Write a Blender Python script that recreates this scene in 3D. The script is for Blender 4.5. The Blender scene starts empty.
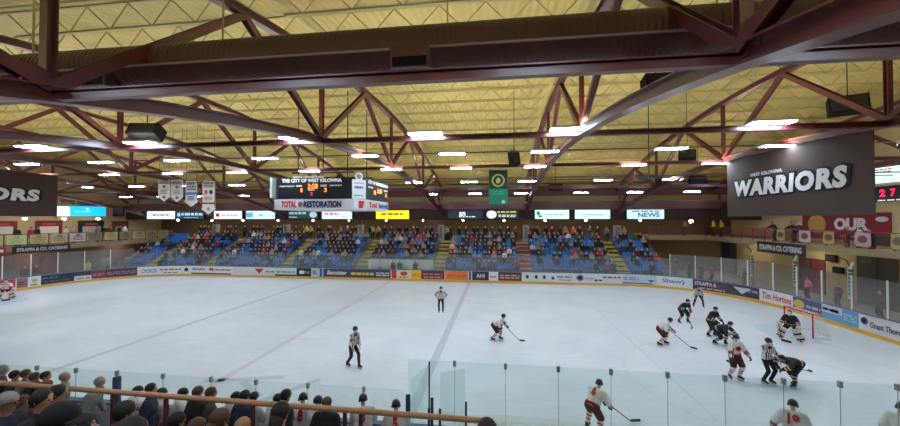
import bpy, math, random
import numpy as np
from mathutils import Vector, Matrix
random.seed(7)
PI = math.pi
V = Vector

# ------------------------------------------------------------------ camera, world, exposure
FPX, CAMZ = 358.0, 6.1
YAW, PITCH = math.radians(7.6), math.radians(0.97)
S = bpy.context.scene
COL = S.collection
cam_d = bpy.data.cameras.new('camera')
cam_d.sensor_width = 36.0
cam_d.lens = 36.0 * FPX / 900.0
cam_d.clip_end = 300
cam = bpy.data.objects.new('camera', cam_d)
COL.objects.link(cam)
cam.location = (0, 0, CAMZ)
cam.rotation_euler = (PI / 2 + PITCH, 0, YAW)
S.camera = cam
world = bpy.data.worlds.new('world')
S.world = world
world.use_nodes = True
world.node_tree.nodes['Background'].inputs[0].default_value = (0.75, 0.8, 0.85, 1)
world.node_tree.nodes['Background'].inputs[1].default_value = 0.3
S.view_settings.view_transform = 'Standard'
S.view_settings.look = 'None'
S.view_settings.gamma = 1
S.view_settings.use_curve_mapping = False
S.view_settings.exposure = 0.0
LAMP = 72.0          # strength of every highbay fixture's tube panel
UP = 92.0            # strength of the glow strip added on each housing to brighten the roof
S.cycles.max_bounces = 8
S.cycles.transparent_max_bounces = 24
S.cycles.sample_clamp_indirect = 6

_fw = V((-math.sin(YAW) * math.cos(PITCH), math.cos(YAW) * math.cos(PITCH), math.sin(PITCH)))
_rt = V((math.cos(YAW), math.sin(YAW), 0))
_up = _rt.cross(_fw)
def at(u, v, X=None, Y=None, Z=None):
    d = _fw + _rt * ((u - 450) / FPX) - _up * ((v - 213) / FPX)
    t = X / d.x if X is not None else Y / d.y if Y is not None else (Z - CAMZ) / d.z
    return V((0, 0, CAMZ)) + d * t
def pixu(p):
    q = V(p) - V((0, 0, CAMZ))
    z = q.dot(_fw)
    return 450 + FPX * q.dot(_rt) / z if z > .1 else 1e9

# ------------------------------------------------------------------ materials
MATS = {}
def lin(c):
    return tuple(((x / 255) / 12.92 if x / 255 <= .04045 else ((x / 255 + .055) / 1.055) ** 2.4) for x in c)
def mat(name, rgb, rough=.6, metal=0, var=.12, scale=6, bump=0, emit=0, spec=.5):
    if name in MATS: return MATS[name]
    m = bpy.data.materials.new(name); m.use_nodes = True
    nt = m.node_tree; b = nt.nodes['Principled BSDF']
    c = lin(rgb)
    b.inputs['Roughness'].default_value = rough
    b.inputs['Metallic'].default_value = metal
    b.inputs['Specular IOR Level'].default_value = spec
    tc = nt.nodes.new('ShaderNodeTexCoord'); no = nt.nodes.new('ShaderNodeTexNoise')
    no.inputs['Scale'].default_value = scale
    no.inputs['Detail'].default_value = 4
    nt.links.new(tc.outputs['Object'], no.inputs['Vector'])
    mx = nt.nodes.new('ShaderNodeMix'); mx.data_type = 'RGBA'
    mx.inputs[6].default_value = (*[x * (1 - var) for x in c], 1)
    mx.inputs[7].default_value = (*[min(1, x * (1 + var)) for x in c], 1)
    nt.links.new(no.outputs['Fac'], mx.inputs[0])
    nt.links.new(mx.outputs[2], b.inputs['Base Color'])
    if bump:
        bp = nt.nodes.new('ShaderNodeBump'); bp.inputs['Strength'].default_value = bump
        nt.links.new(no.outputs['Fac'], bp.inputs['Height']); nt.links.new(bp.outputs[0], b.inputs['Normal'])
    if emit:
        nt.links.new(mx.outputs[2], b.inputs['Emission Color']); b.inputs['Emission Strength'].default_value = emit
    MATS[name] = m
    return m
def glass_mat(name, tint, refl=.06, rough=.03):
    if name in MATS: return MATS[name]
    m = bpy.data.materials.new(name); m.use_nodes = True
    nt = m.node_tree; nt.nodes.clear()
    o = nt.nodes.new('ShaderNodeOutputMaterial'); t = nt.nodes.new('ShaderNodeBsdfTransparent')
    g = nt.nodes.new('ShaderNodeBsdfGlossy'); x = nt.nodes.new('ShaderNodeMixShader')
    no = nt.nodes.new('ShaderNodeTexNoise'); no.inputs['Scale'].default_value = 1.5
    mr = nt.nodes.new('ShaderNodeMapRange')
    mr.inputs['To Min'].default_value = refl * .7; mr.inputs['To Max'].default_value = refl * 1.4
    t.inputs[0].default_value = (*tint, 1); g.inputs['Roughness'].default_value = rough
    nt.links.new(no.outputs['Fac'], mr.inputs['Value']); nt.links.new(mr.outputs[0], x.inputs[0])
    nt.links.new(t.outputs[0], x.inputs[1]); nt.links.new(g.outputs[0], x.inputs[2])
    nt.links.new(x.outputs[0], o.inputs[0])
    MATS[name] = m
    return m
def ice_mat():
    m = bpy.data.materials.new('ice'); m.use_nodes = True
    nt = m.node_tree; b = nt.nodes['Principled BSDF']; L = nt.links
    tc = nt.nodes.new('ShaderNodeTexCoord')
    n1 = nt.nodes.new('ShaderNodeTexNoise'); n1.inputs['Scale'].default_value = .35; n1.inputs['Detail'].default_value = 5
    mp = nt.nodes.new('ShaderNodeMapping'); mp.inputs['Scale'].default_value = (.5, 2.2, 1); mp.inputs['Rotation'].default_value = (0, 0, .5)
    n2 = nt.nodes.new('ShaderNodeTexNoise'); n2.inputs['Scale'].default_value = 2.5; n2.inputs['Detail'].default_value = 8; n2.inputs['Roughness'].default_value = .7
    L.new(tc.outputs['Object'], n1.inputs['Vector']); L.new(tc.outputs['Object'], mp.inputs['Vector']); L.new(mp.outputs[0], n2.inputs['Vector'])
    cr = nt.nodes.new('ShaderNodeValToRGB')
    cr.color_ramp.elements[0].position = .3; cr.color_ramp.elements[0].color = (.55, .60, .66, 1)
    cr.color_ramp.elements[1].position = .62; cr.color_ramp.elements[1].color = (.70, .745, .80, 1)
    ad = nt.nodes.new('ShaderNodeMath'); ad.operation = 'ADD'; ml = nt.nodes.new('ShaderNodeMath'); ml.operation = 'MULTIPLY'; ml.inputs[1].default_value = .5
    L.new(n1.outputs['Fac'], ad.inputs[0]); L.new(n2.outputs['Fac'], ad.inputs[1]); L.new(ad.outputs[0], ml.inputs[0])
    L.new(ml.outputs[0], cr.inputs[0]); L.new(cr.outputs[0], b.inputs['Base Color'])
    b.inputs['Roughness'].default_value = .38; b.inputs['Specular IOR Level'].default_value = .25
    return m
def deck_mat():
    m = bpy.data.materials.new('roof_deck'); m.use_nodes = True
    nt = m.node_tree; b = nt.nodes['Principled BSDF']; L = nt.links
    tc = nt.nodes.new('ShaderNodeTexCoord'); w = nt.nodes.new('ShaderNodeTexWave')
    w.bands_direction = 'X'; w.inputs['Scale'].default_value = 1.05; w.inputs['Distortion'].default_value = 0
    L.new(tc.outputs['Object'], w.inputs['Vector'])
    no = nt.nodes.new('ShaderNodeTexNoise'); no.inputs['Scale'].default_value = .6; L.new(tc.outputs['Object'], no.inputs['Vector'])
    cr = nt.nodes.new('ShaderNodeValToRGB')
    cr.color_ramp.elements[0].color = (*lin((194, 176, 104)), 1); cr.color_ramp.elements[1].color = (*lin((214, 197, 124)), 1)
    ad = nt.nodes.new('ShaderNodeMath'); ad.operation = 'MULTIPLY'
    ad2 = nt.nodes.new('ShaderNodeMath'); ad2.operation = 'MULTIPLY_ADD'; ad2.inputs[1].default_value = .5; ad2.inputs[2].default_value = .5
    L.new(w.outputs['Fac'], ad2.inputs[0]); L.new(ad2.outputs[0], ad.inputs[0]); L.new(no.outputs['Fac'], ad.inputs[1])
    L.new(ad.outputs[0], cr.inputs[0]); L.new(cr.outputs[0], b.inputs['Base Color'])
    bp = nt.nodes.new('ShaderNodeBump'); bp.inputs['Strength'].default_value = .5; bp.inputs['Distance'].default_value = .05
    L.new(w.outputs['Fac'], bp.inputs['Height']); L.new(bp.outputs[0], b.inputs['Normal'])
    b.inputs['Roughness'].default_value = .55
    return m
def stripe_mat():
    m = bpy.data.materials.new('referee_stripes'); m.use_nodes = True
    nt = m.node_tree; b = nt.nodes['Principled BSDF']; L = nt.links
    tc = nt.nodes.new('ShaderNodeTexCoord'); w = nt.nodes.new('ShaderNodeTexWave'); w.bands_direction = 'X'
    w.inputs['Scale'].default_value = 4.2; L.new(tc.outputs['Object'], w.inputs['Vector'])
    cr = nt.nodes.new('ShaderNodeValToRGB'); cr.color_ramp.interpolation = 'CONSTANT'
    cr.color_ramp.elements[0].color = (.02, .02, .025, 1); cr.color_ramp.elements[1].position = .42; cr.color_ramp.elements[1].color = (.75, .75, .76, 1)
    L.new(w.outputs['Fac'], cr.inputs[0]); L.new(cr.outputs[0], b.inputs['Base Color']); b.inputs['Roughness'].default_value = .8
    return m
def duct_mat():
    m = bpy.data.materials.new('spiral_duct'); m.use_nodes = True
    nt = m.node_tree; b = nt.nodes['Principled BSDF']; L = nt.links
    tc = nt.nodes.new('ShaderNodeTexCoord'); w = nt.nodes.new('ShaderNodeTexWave'); w.bands_direction = 'X'
    w.inputs['Scale'].default_value = 2.6; L.new(tc.outputs['Object'], w.inputs['Vector'])
    bp = nt.nodes.new('ShaderNodeBump'); bp.inputs['Strength'].default_value = .35; bp.inputs['Distance'].default_value = .03
    L.new(w.outputs['Fac'], bp.inputs['Height']); L.new(bp.outputs[0], b.inputs['Normal'])
    no = nt.nodes.new('ShaderNodeTexNoise'); no.inputs['Scale'].default_value = .8; L.new(tc.outputs['Object'], no.inputs['Vector'])
    cr = nt.nodes.new('ShaderNodeValToRGB'); cr.color_ramp.elements[0].color = (*lin((90, 60, 56)), 1); cr.color_ramp.elements[1].color = (*lin((106, 72, 66)), 1)
    L.new(no.outputs['Fac'], cr.inputs[0]); L.new(cr.outputs[0], b.inputs['Base Color'])
    b.inputs['Roughness'].default_value = .38
    return m
M_ICE, M_DECK, M_STRIPE, M_DUCT = ice_mat(), deck_mat(), stripe_mat(), duct_mat()
MAROON = mat('maroon_steel', (104, 48, 50), .34, 0, .1, 3, spec=.8)
JOIST = mat('cream_steel', (184, 168, 108), .5, 0, .1, 3)
BLACK = mat('black', (12, 12, 14), .7, spec=.25)
WHITE = mat('white', (226, 228, 230), .5, var=.03)
DGREY = mat('dark_grey', (52, 52, 56), .6)
GREY = mat('grey', (130, 132, 134), .6)
CONC = mat('concrete', (120, 116, 108), .85, bump=.2)
DCONC = mat('dark_concrete', (70, 66, 62), .85, bump=.2)
CREAM = mat('cream_paint', (206, 184, 142), .8, var=.05, scale=.8)
TAN = mat('tan_paint', (150, 136, 104), .8, var=.06, scale=.8)
BROWNW = mat('brown_paint', (112, 94, 72), .8, var=.08, scale=.8)
WOOD = mat('wood_handrail', (192, 144, 104), .45, var=.18, scale=9)
STEEL = mat('brushed_steel', (170, 172, 176), .35, .8)
SEATB = mat('blue_plastic', (44, 112, 194), .45, var=.08)
YSTAIR = mat('yellow_stair', (196, 178, 84), .7, var=.1)
REDST = mat('red_stair', (178, 92, 66), .7)
REDP = mat('red_paint', (190, 30, 44), .45)
BLUEP = mat('blue_paint', (30, 60, 130), .5)
KICK = mat('yellow_kick', (232, 176, 62), .5, var=.08)
SKIN = mat('skin', (206, 156, 128), .6, var=.06)
GLASS_N = glass_mat('near_glass', (.93, .98, .97), .035)
GLASS_F = glass_mat('far_glass', (.90, .93, .93), .15, .2)
def colour(name, rgb, **k):
    return mat(name, rgb, **k)
def cm(rgb, rough=.7):
    return mat('paint_%d_%d_%d' % rgb, rgb, rough, var=.05)
def em(rgb, e):
    return mat('lit_%d_%d_%d' % rgb, rgb, .5, var=.02, emit=e)

# ------------------------------------------------------------------ object helpers
def tag(o, label=None, cat=None, group=None, kind=None):
    if label: o['label'] = label
    if cat: o['category'] = cat
    if group: o['group'] = group
    if kind: o['kind'] = kind
    return o
def thing(name, label, cat, loc=(0, 0, 0), rz=0, group=None):
    o = bpy.data.objects.new(name, None); COL.objects.link(o)
    o.location = loc; o.rotation_euler = (0, 0, rz); o.empty_display_size = .2
    return tag(o, label, cat, group)
def link(name, me, parent=None):
    o = bpy.data.objects.new(name, me); COL.objects.link(o)
    if parent: o.parent = parent
    return o
def copy_tree(o, parent=None):
    c = o.copy(); COL.objects.link(c)
    if parent: c.parent = parent
    for ch in list(o.children): copy_tree(ch, c)
    return c

class MB:
    def __init__(s): s.v = []; s.f = []; s.mi = []; s.m = []; s.sm = []
    def _m(s, m):
        if m not in s.m: s.m.append(m)
        return s.m.index(m)
    def add(s, vs, fs, m, smooth=False):
        k = len(s.v); i = s._m(m); s.v += [tuple(v) for v in vs]
        for f in fs: s.f.append(tuple(k + j for j in f)); s.mi.append(i); s.sm.append(smooth)
        return s
    def box(s, x0, x1, y0, y1, z0, z1, m):
        vs = [(x, y, z) for z in (z0, z1) for y in (y0, y1) for x in (x0, x1)]
        return s.add(vs, [(0, 2, 3, 1), (4, 5, 7, 6), (0, 1, 5, 4), (2, 6, 7, 3), (0, 4, 6, 2), (1, 3, 7, 5)], m)
    def beam(s, p, q, w, h, m, up=(0, 0, 1)):
        p, q = V(p), V(q); d = (q - p).normalized(); u = V(up)
        a = d.cross(u)
        if a.length < 1e-4: a = d.cross(V((1, 0, 0)))
        a.normalize(); b = a.cross(d).normalized()
        vs = [c + a * x * w / 2 + b * y * h / 2 for c in (p, q) for x, y in ((-1, -1), (1, -1), (1, 1), (-1, 1))]
        return s.add(vs, [(0, 1, 2, 3), (7, 6, 5, 4), (0, 4, 5, 1), (1, 5, 6, 2), (2, 6, 7, 3), (3, 7, 4, 0)], m)
    def ibeam(s, p, q, w, h, m, up=(0, 0, 1), t=.022):
        p, q = V(p), V(q); d = (q - p).normalized(); a = d.cross(V(up))
        if a.length < 1e-4: a = d.cross(V((1, 0, 0)))
        a.normalize(); b = a.cross(d).normalized()
        s.beam(p + b * (h / 2 - t / 2), q + b * (h / 2 - t / 2), w, t, m, b)
        s.beam(p - b * (h / 2 - t / 2), q - b * (h / 2 - t / 2), w, t, m, b)
        return s.beam(p, q, t, h - t, m, b)
    def tube(s, pts, r, m, n=8, r2=None, caps=True):
        pts = [V(p) for p in pts]; k = len(pts); rs = [r] * k if r2 is None else [r + (r2 - r) * i / (k - 1) for i in range(k)]
        vs = []; ref = None
        for i, p in enumerate(pts):
            d = (pts[min(i + 1, k - 1)] - pts[max(i - 1, 0)]).normalized()
            if ref is None: ref = d.orthogonal().normalized()
            a = (ref - d * ref.dot(d)).normalized(); ref = a; b = d.cross(a)
            vs += [p + (a * math.cos(2 * PI * j / n) + b * math.sin(2 * PI * j / n)) * rs[i] for j in range(n)]
        fs = [(i * n + j, i * n + (j + 1) % n, (i + 1) * n + (j + 1) % n, (i + 1) * n + j) for i in range(k - 1) for j in range(n)]
        if caps: fs += [tuple(range(n))[::-1], tuple((k - 1) * n + j for j in range(n))]
        return s.add(vs, fs, m, True)
    def ell(s, c, ax, m, nu=12, nv=8, z0=-1.0, R=None):
        """ellipsoid; z0 > -1 cuts it off below"""
        c = V(c); vs = []; a0 = math.asin(max(-1, z0))
        for i in range(nv + 1):
            t = a0 + (PI / 2 - a0) * i / nv
            for j in range(nu):
                p = V((ax[0] * math.cos(t) * math.cos(2 * PI * j / nu), ax[1] * math.cos(t) * math.sin(2 * PI * j / nu), ax[2] * math.sin(t)))
                vs.append(c + (R @ p if R else p))
        fs = [(i * nu + j, i * nu + (j + 1) % nu, (i + 1) * nu + (j + 1) % nu, (i + 1) * nu + j) for i in range(nv) for j in range(nu)]
        fs.append(tuple(range(nu))[::-1])
        return s.add(vs, fs, m, True)
    def prism(s, poly, p0, ax, ay, d, m):
        """extrude a 2-D outline (in axes ax, ay at p0) by vector d"""
        p0, ax, ay, d = V(p0), V(ax), V(ay), V(d); n = len(poly)
        vs = [p0 + ax * x + ay * y for x, y in poly] + [p0 + ax * x + ay * y + d for x, y in poly]
        return s.add(vs, [tuple(range(n)), tuple(range(n, 2 * n))[::-1]] + [(i, i + n, (i + 1) % n + n, (i + 1) % n) for i in range(n)], m)
    def mesh(s, name):
        me = bpy.data.meshes.new(name); me.from_pydata(s.v, [], s.f)
        for m in s.m: me.materials.append(m)
        me.polygons.foreach_set('material_index', s.mi); me.polygons.foreach_set('use_smooth', s.sm); me.update()
        import bmesh
        bm = bmesh.new(); bm.from_mesh(me); bmesh.ops.recalc_face_normals(bm, faces=bm.faces); bm.to_mesh(me); bm.free()
        return me
    def build(s, name, parent=None): return link(name, s.mesh(name), parent)
def struct(mb, name):
    return tag(mb.build(name), kind='structure')

def evaluated(obj):
    COL.objects.link(obj)
    bpy.context.view_layer.update()
    dg = bpy.context.evaluated_depsgraph_get()
    me = bpy.data.meshes.new_from_object(obj.evaluated_get(dg), preserve_all_data_layers=False, depsgraph=dg)
    bpy.data.objects.remove(obj)
    return me
_txt = {}
def text_geo(t, bold=.0, shear=0.0, spacing=1.0):
    k = (t, bold, shear, spacing)
    if k in _txt: return _txt[k]
    c = bpy.data.curves.new('t', 'FONT'); c.body = t; c.offset = bold; c.shear = shear; c.resolution_u = 3
    c.space_character = 1.14 if t == 'WARRIORS' else spacing; c.align_x = 'LEFT'
    me = evaluated(bpy.data.objects.new('t', c))
    vs = [v.co.copy() for v in me.vertices]; fs = [tuple(p.vertices) for p in me.polygons]
    x0 = min(v.x for v in vs); x1 = max(v.x for v in vs); y0 = min(v.y for v in vs); y1 = max(v.y for v in vs)
    out = ([((v.x - x0) / (x1 - x0), (v.y - y0) / (y1 - y0)) for v in vs], fs, (x1 - x0) / (y1 - y0))
    bpy.data.meshes.remove(me); _txt[k] = out
    return out
def lettering(mb, t, p0, ax, ay, w, h, m, n, bold=.0, shear=0.0, depth=.01):
    """letters filling the w x h box whose lower left corner is p0; n is the outward normal; real thickness"""
    pts, fs, _ = text_geo(t, bold, shear); ax, ay, n, p0 = V(ax), V(ay), V(n), V(p0); k = len(pts)
    top = [p0 + ax * (x * w) + ay * (y * h) + n * depth for x, y in pts]
    mb.add(top, fs, m)
    ed = {}
    for f in fs:
        for a, b in zip(f, f[1:] + f[:1]): ed[(a, b)] = 1
    side = [(a, b) for a, b in ed if (b, a) not in ed]
    mb.add(top + [p - n * depth for p in top], [(a, b, b + k, a + k) for a, b in side], m)
def bars(mb, p0, ax, ay, w, h, m, n, rows=2, seed=0):
    """lines of words too small to read in the photo: word-length marks"""
    r = random.Random(seed); ax, ay, n, p0 = V(ax), V(ay), V(n), V(p0)
    hh = h / (rows * 1.6)
    for i in range(rows):
        x = 0; y = h * (i + .2) / rows
        while x < w * .92:
            l = min(w - x, w * r.uniform(.1, .3))
            mb.prism([(x, y), (x + l, y), (x + l, y + hh), (x, y + hh)], p0, ax, ay, n * .008, m); x += l + w * .05

ONES = 'first second third fourth fifth sixth seventh eighth ninth tenth eleventh twelfth thirteenth fourteenth fifteenth sixteenth seventeenth eighteenth nineteenth twentieth'.split()
def nth(i):
    if i < 20: return ONES[i]
    return {2: 'twenty', 3: 'thirty', 4: 'forty'}.get((i + 1) // 10, 'fifty') + ('-' + ONES[(i + 1) % 10 - 1] if (i + 1) % 10 else '')
# ------------------------------------------------------------------ rink outline
RX0, RX1, RY0, RY1, RR = -40.4, 19.2, 8.6, 34.6, 8.0
def rink_path():
    pts = []
    def arc(cx, cy, a0, a1, n=20):
        for i in range(n + 1):
            a = math.radians(a0 + (a1 - a0) * i / n); pts.append((cx + RR * math.cos(a), cy + RR * math.sin(a)))
    arc(RX0 + RR, RY1 - RR, 180, 90); arc(RX1 - RR, RY1 - RR, 90, 0); arc(RX1 - RR, RY0 + RR, 0, -90); arc(RX0 + RR, RY0 + RR, -90, -180)
    pts.append(pts[0]); out = [V((*pts[0], 0))]
    for a, b in zip(pts, pts[1:]):
        a, b = V((*a, 0)), V((*b, 0)); k = max(1, int((b - a).length / 1.0))
        for i in range(1, k + 1):
            if (b - a).length > 1e-6: out.append(a.lerp(b, i / k))
    return out
PATH = rink_path(); SL = [0]
for a, b in zip(PATH, PATH[1:]): SL.append(SL[-1] + (b - a).length)
def on_path(s, off=0, z=0):
    """point at arc length s; off > 0 moves towards the ice"""
    s = s % SL[-1]; i = int(np.searchsorted(SL, s, side='right')) - 1; i = min(i, len(PATH) - 2)
    a, b = PATH[i], PATH[i + 1]; d = (b - a).normalized()
    return a.lerp(b, (s - SL[i]) / (SL[i + 1] - SL[i])) + V((d.y, -d.x, 0)) * off + V((0, 0, z))
def s_of_u(u):
    best = None
    for i in range(0, 1100):
        s = -14 + i * .1; p = on_path(s, 0, .6)
        if p.y < 17: continue
        e = abs(pixu(p) - u)
        if best is None or e < best[0]: best = (e, s)
    return best[1]
def strip(mb, s0, s1, o0, o1, z0, z1, m, step=.5):
    k = max(1, int(abs(s1 - s0) / step)); vs = []
    for i in range(k + 1):
        s = s0 + (s1 - s0) * i / k
        vs += [on_path(s, o0, z0), on_path(s, o1, z0), on_path(s, o1, z1), on_path(s, o0, z1)]
    fs = [(0, 1, 2, 3), tuple(4 * k + j for j in (3, 2, 1, 0))]
    for i in range(k):
        for j in range(4): fs.append((4 * i + j, 4 * i + (j + 1) % 4, 4 * i + 4 + (j + 1) % 4, 4 * i + 4 + j))
    return mb.add(vs, fs, m)

# ================================================================== SETTING
WX0, WX1, WY0, WY1 = -50.0, 28.0, -5.0, 47.5
def ztop(y): return 13.0 - .0075 * (y - 20) ** 2
def zbot(y): return 9.6 - .0062 * (y - 20) ** 2
# ice sheet with its painted lines as parts
mb = MB(); pts = [on_path(SL[-1] * i / 240, .0) for i in range(240)]
mb.add([V((p.x, p.y, 0)) for p in pts] + [V((p.x, p.y, -.1)) for p in pts], [tuple(range(240))[::-1], tuple(range(240, 480))] + [(i, (i + 1) % 240, (i + 1) % 240 + 240, i + 240) for i in range(240)], M_ICE)
ice = struct(mb, 'floor_ice')
LINEB, LINER = cm((182, 188, 202), .4), cm((198, 196, 204), .4)
LINEG, LINEK = cm((203, 207, 213), .4), cm((190, 206, 218), .4)
LINEF = cm((207, 209, 214), .4)
def flat(name, poly, m, z=.004):
    b = MB(); n = len(poly)
    b.add([(x, y, z) for x, y in poly] + [(x, y, z - .003) for x, y in poly], [tuple(range(n)), tuple(range(n, 2 * n))[::-1]] + [(i, i + n, (i + 1) % n + n, (i + 1) % n) for i in range(n)], m)
    return b.build(name, ice)
def rect(x0, x1, y0, y1): return [(x0, y0), (x1, y0), (x1, y1), (x0, y1)]
def ring(name, cx, cy, r, w, m, a0=0, a1=360, z=.004):
    b = MB(); n = 64; vs = []
    for i in range(n + 1):
        a = math.radians(a0 + (a1 - a0) * i / n)
        for q in (r - w / 2, r + w / 2):
            for zz in (z - .003, z): vs.append((cx + q * math.cos(a), cy + q * math.sin(a), zz))
    fs = []
    for i in range(n):
        k = 4 * i
        fs += [(k + 1, k + 3, k + 7, k + 5), (k, k + 4, k + 6, k + 2), (k, k + 1, k + 5, k + 4), (k + 2, k + 6, k + 7, k + 3)]
    b.add(vs, fs, m); return b.build(name, ice)
XC, YC = -10.4, 21.6
flat('centre_line', rect(XC - .15, XC + .15, RY0 + .1, RY1 - .1), LINER)
flat('blue_line', rect(-17.95, -17.65, RY0 + .1, RY1 - .1), LINEB)
flat('blue_line', rect(-2.9, -2.55, RY0 + .1, RY1 - .1), LINEB)
flat('ringette_line', rect(6.55, 6.62, RY0 + .1, RY1 - .1), LINEG)
flat('ringette_line', rect(-27.0, -26.93, RY0 + .1, RY1 - .1), LINEG)
for gx in (-36.6, 15.95): flat('goal_line', rect(gx - .03, gx + .03, RY0 + 1.6, RY1 - 1.6), LINEG)
ring('centre_circle', XC, YC, 4.5, .06, LINEF)
for gx, gy in ((9.6, 14.9), (9.6, 28.3), (-30.4, 14.9), (-30.4, 28.3)):
    ring('faceoff_circle', gx, gy, 4.5, .06, LINEF)
    flat('faceoff_dot', [(gx + .3 * math.cos(a * PI / 12), gy + .3 * math.sin(a * PI / 12)) for a in range(24)], LINEG)
for gx, sgn in ((-36.6, 1), (15.95, -1)):
    flat('goal_crease', [(gx, YC - 1.8)] + [(gx + sgn * 1.8 * math.cos(a * PI / 16), YC + 1.8 * math.sin(a * PI / 16)) for a in range(-8, 9)] + [(gx, YC + 1.8)], LINEK)
OV, OVL = cm((202, 203, 203), .4), cm((172, 176, 178), .4)
flat('ice_advert', [(.75 + 2.45 * math.cos(a * PI / 20), 10.75 + .62 * math.sin(a * PI / 20)) for a in range(40)], OV, .005)
flat('ice_advert', [(.85 + 1.25 * math.cos(a * PI / 20), 10.2 + .34 * math.sin(a * PI / 20)) for a in range(40)], cm((190, 197, 201), .4), .006)
b = MB(); lettering(b, 'HOMETOWN', (-1.2, 10.5, .008), (1, 0, 0), (0, 1, 0), 3.9, .55, cm((190, 193, 195), .4), (0, 0, 1), .03, depth=.003); b.build('ice_lettering', ice)
b = MB(); lettering(b, 'TAPS', (.2, 9.98, .009), (1, 0, 0), (0, 1, 0), 1.3, .3, cm((202, 207, 210), .4), (0, 0, 1), .03, depth=.003); b.build('ice_lettering', ice)
for x0, y0, l, w, r in ((-9.6, 12.6, 2.9, .3, .25), (-7.6, 11.6, 3.2, .28, 1.0), (-8.8, 11.9, 1.7, .25, -.6), (-1.4, 26.8, 3.0, .14, 0), (-1.0, 26.1, 2.6, .12, 0)):
    c, s_ = math.cos(r), math.sin(r)
    flat('faded_logo_stroke', [(x0 + a * c - d * s_, y0 + a * s_ + d * c) for a, d in ((-l / 2, -w / 2), (l / 2, -w / 2), (l / 2, w / 2), (-l / 2, w / 2))], cm((186, 191, 200), .4))

struct(MB().box(WX0, WX1, WY0, WY1, -.5, -.11, CONC), 'floor')
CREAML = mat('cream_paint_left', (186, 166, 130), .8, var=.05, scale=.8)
def end_wall(x0, x1, m):
    ys = [WY0 + (WY1 - WY0) * i / 24 for i in range(25)]
    return MB().prism([(WY0, -.5)] + [(y, ztop(y) + 1.0) for y in ys] + [(WY1, -.5)], (x0, 0, 0), (0, 1, 0), (0, 0, 1), (x1 - x0, 0, 0), m)
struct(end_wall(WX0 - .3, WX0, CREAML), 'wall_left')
struct(end_wall(WX1, WX1 + .3, CREAM), 'wall_right')
struct(MB().box(WX0, WX1, WY1, WY1 + .3, -.5, 6.2, BROWNW), 'wall_far')
struct(MB().box(WX0, WX1, WY0 - .3, WY0, -.5, ztop(WY0) + 1.0, TAN), 'wall_near')
# wall above the far concourse and its ceiling
struct(MB().box(WX0, WX1, 42.6, 42.9, 6.05, ztop(42.6) + 1.1, JOIST).box(WX0, WX1, 42.9, WY1, 6.05, 6.25, BROWNW), 'wall_far_upper')
struct(MB().box(WX0, 16.5, 42.4, WY1, 3.3, 3.5, CONC).box(WX0, 16.5, 42.4, 42.6, -.11, 3.3, DCONC), 'floor_far_concourse')
# arched roof deck
mb = MB(); ys = [WY0 - .5 + i * (43.5 - WY0) / 30 for i in range(31)]; vs = []
for y in ys:
    for x in (WX0, WX1): vs += [(x, y, ztop(y) + .95), (x, y, ztop(y) + 1.15)]
fs = []
for i in range(30):
    k = 4 * i; fs += [(k, k + 2, k + 6, k + 4), (k + 1, k + 5, k + 7, k + 3), (k, k + 4, k + 5, k + 1), (k + 2, k + 3, k + 7, k + 6)]
mb.add(vs, fs + [(0, 1, 3, 2), (120, 122, 123, 121)], M_DECK, True)
struct(mb, 'ceiling')

# near stand: concourse and seating tiers down to the rail
mb = MB().box(WX0, WX1, WY0, 1.0, -.1, 4.5, DCONC)
for i, z in enumerate((4.1, 3.55, 3.0, 2.45)): mb.box(WX0, -.1, 1.0 + .9 * i, 1.9 + .9 * i, -.1, z, DCONC)
struct(mb, 'floor_near_stand')
struct(MB().box(-20, -2.3, 5.4, 8.35, -.1, .42, cm((84, 104, 92))), 'floor_bench')
# far stand tiers
NROW, RY, RZ0, TR, RI = 8, 36.0, .75, .8, .37
mb = MB()
for r in range(NROW): mb.box(-44.5, 16.5, RY + TR * r, RY + TR * (r + 1), -.1, RZ0 + RI * r, CONC)
struct(mb, 'floor_far_stand')
YRISE = cm((190, 178, 120))
AISLES = [-39.5, -32.3, -23.0, -14.4, -6.0, 2.75, 12.0]
AW = 1.3
for k, x in enumerate(AISLES):
    mb = MB(); m = REDST if k == 5 else YSTAIR
    for r in range(NROW):
        z = RZ0 + RI * r; mb.box(x - AW / 2, x + AW / 2, RY + TR * r + .02, RY + TR * (r + 1), z + .002, z + .05, m)
        mb.box(x - AW / 2, x + AW / 2, RY + TR * (r + .5), RY + TR * (r + 1), z + .05, z + .19, m)
        mb.box(x - AW / 2, x + AW / 2, RY + TR * r, RY + TR * r + .03, z - .3, z + .055, YRISE if k != 5 else WHITE)
    t = tag(mb.build('aisle_stairs'), ('%s aisle stairs of the far stand from the left, painted %s' % (nth(k), 'red' if k == 5 else 'yellow')), 'stairs', 'aisle stairs of the far stand')

# balconies
mb = MB().box(22.3, WX1, 12, WY1, 3.85, 4.25, TAN).box(16.5, 22.3, 42.0, WY1, 3.85, 4.25, TAN)
struct(mb, 'floor_right_balcony')
struct(MB().box(WX0, -43.2, 14, 42.4, 3.15, 3.6, TAN), 'floor_left_balcony')
struct(MB().box(26.4, 26.6, 12, WY1, -.11, 3.85, TAN), 'wall_right_lower')
struct(MB().box(16.5, 26.4, 46.6, 46.8, -.11, 3.85, BROWNW), 'wall_far_lower')
struct(MB().box(-46.6, -46.4, 14, 42.4, -.11, 3.15, cm((96, 74, 66))), 'wall_left_lower')

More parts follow.
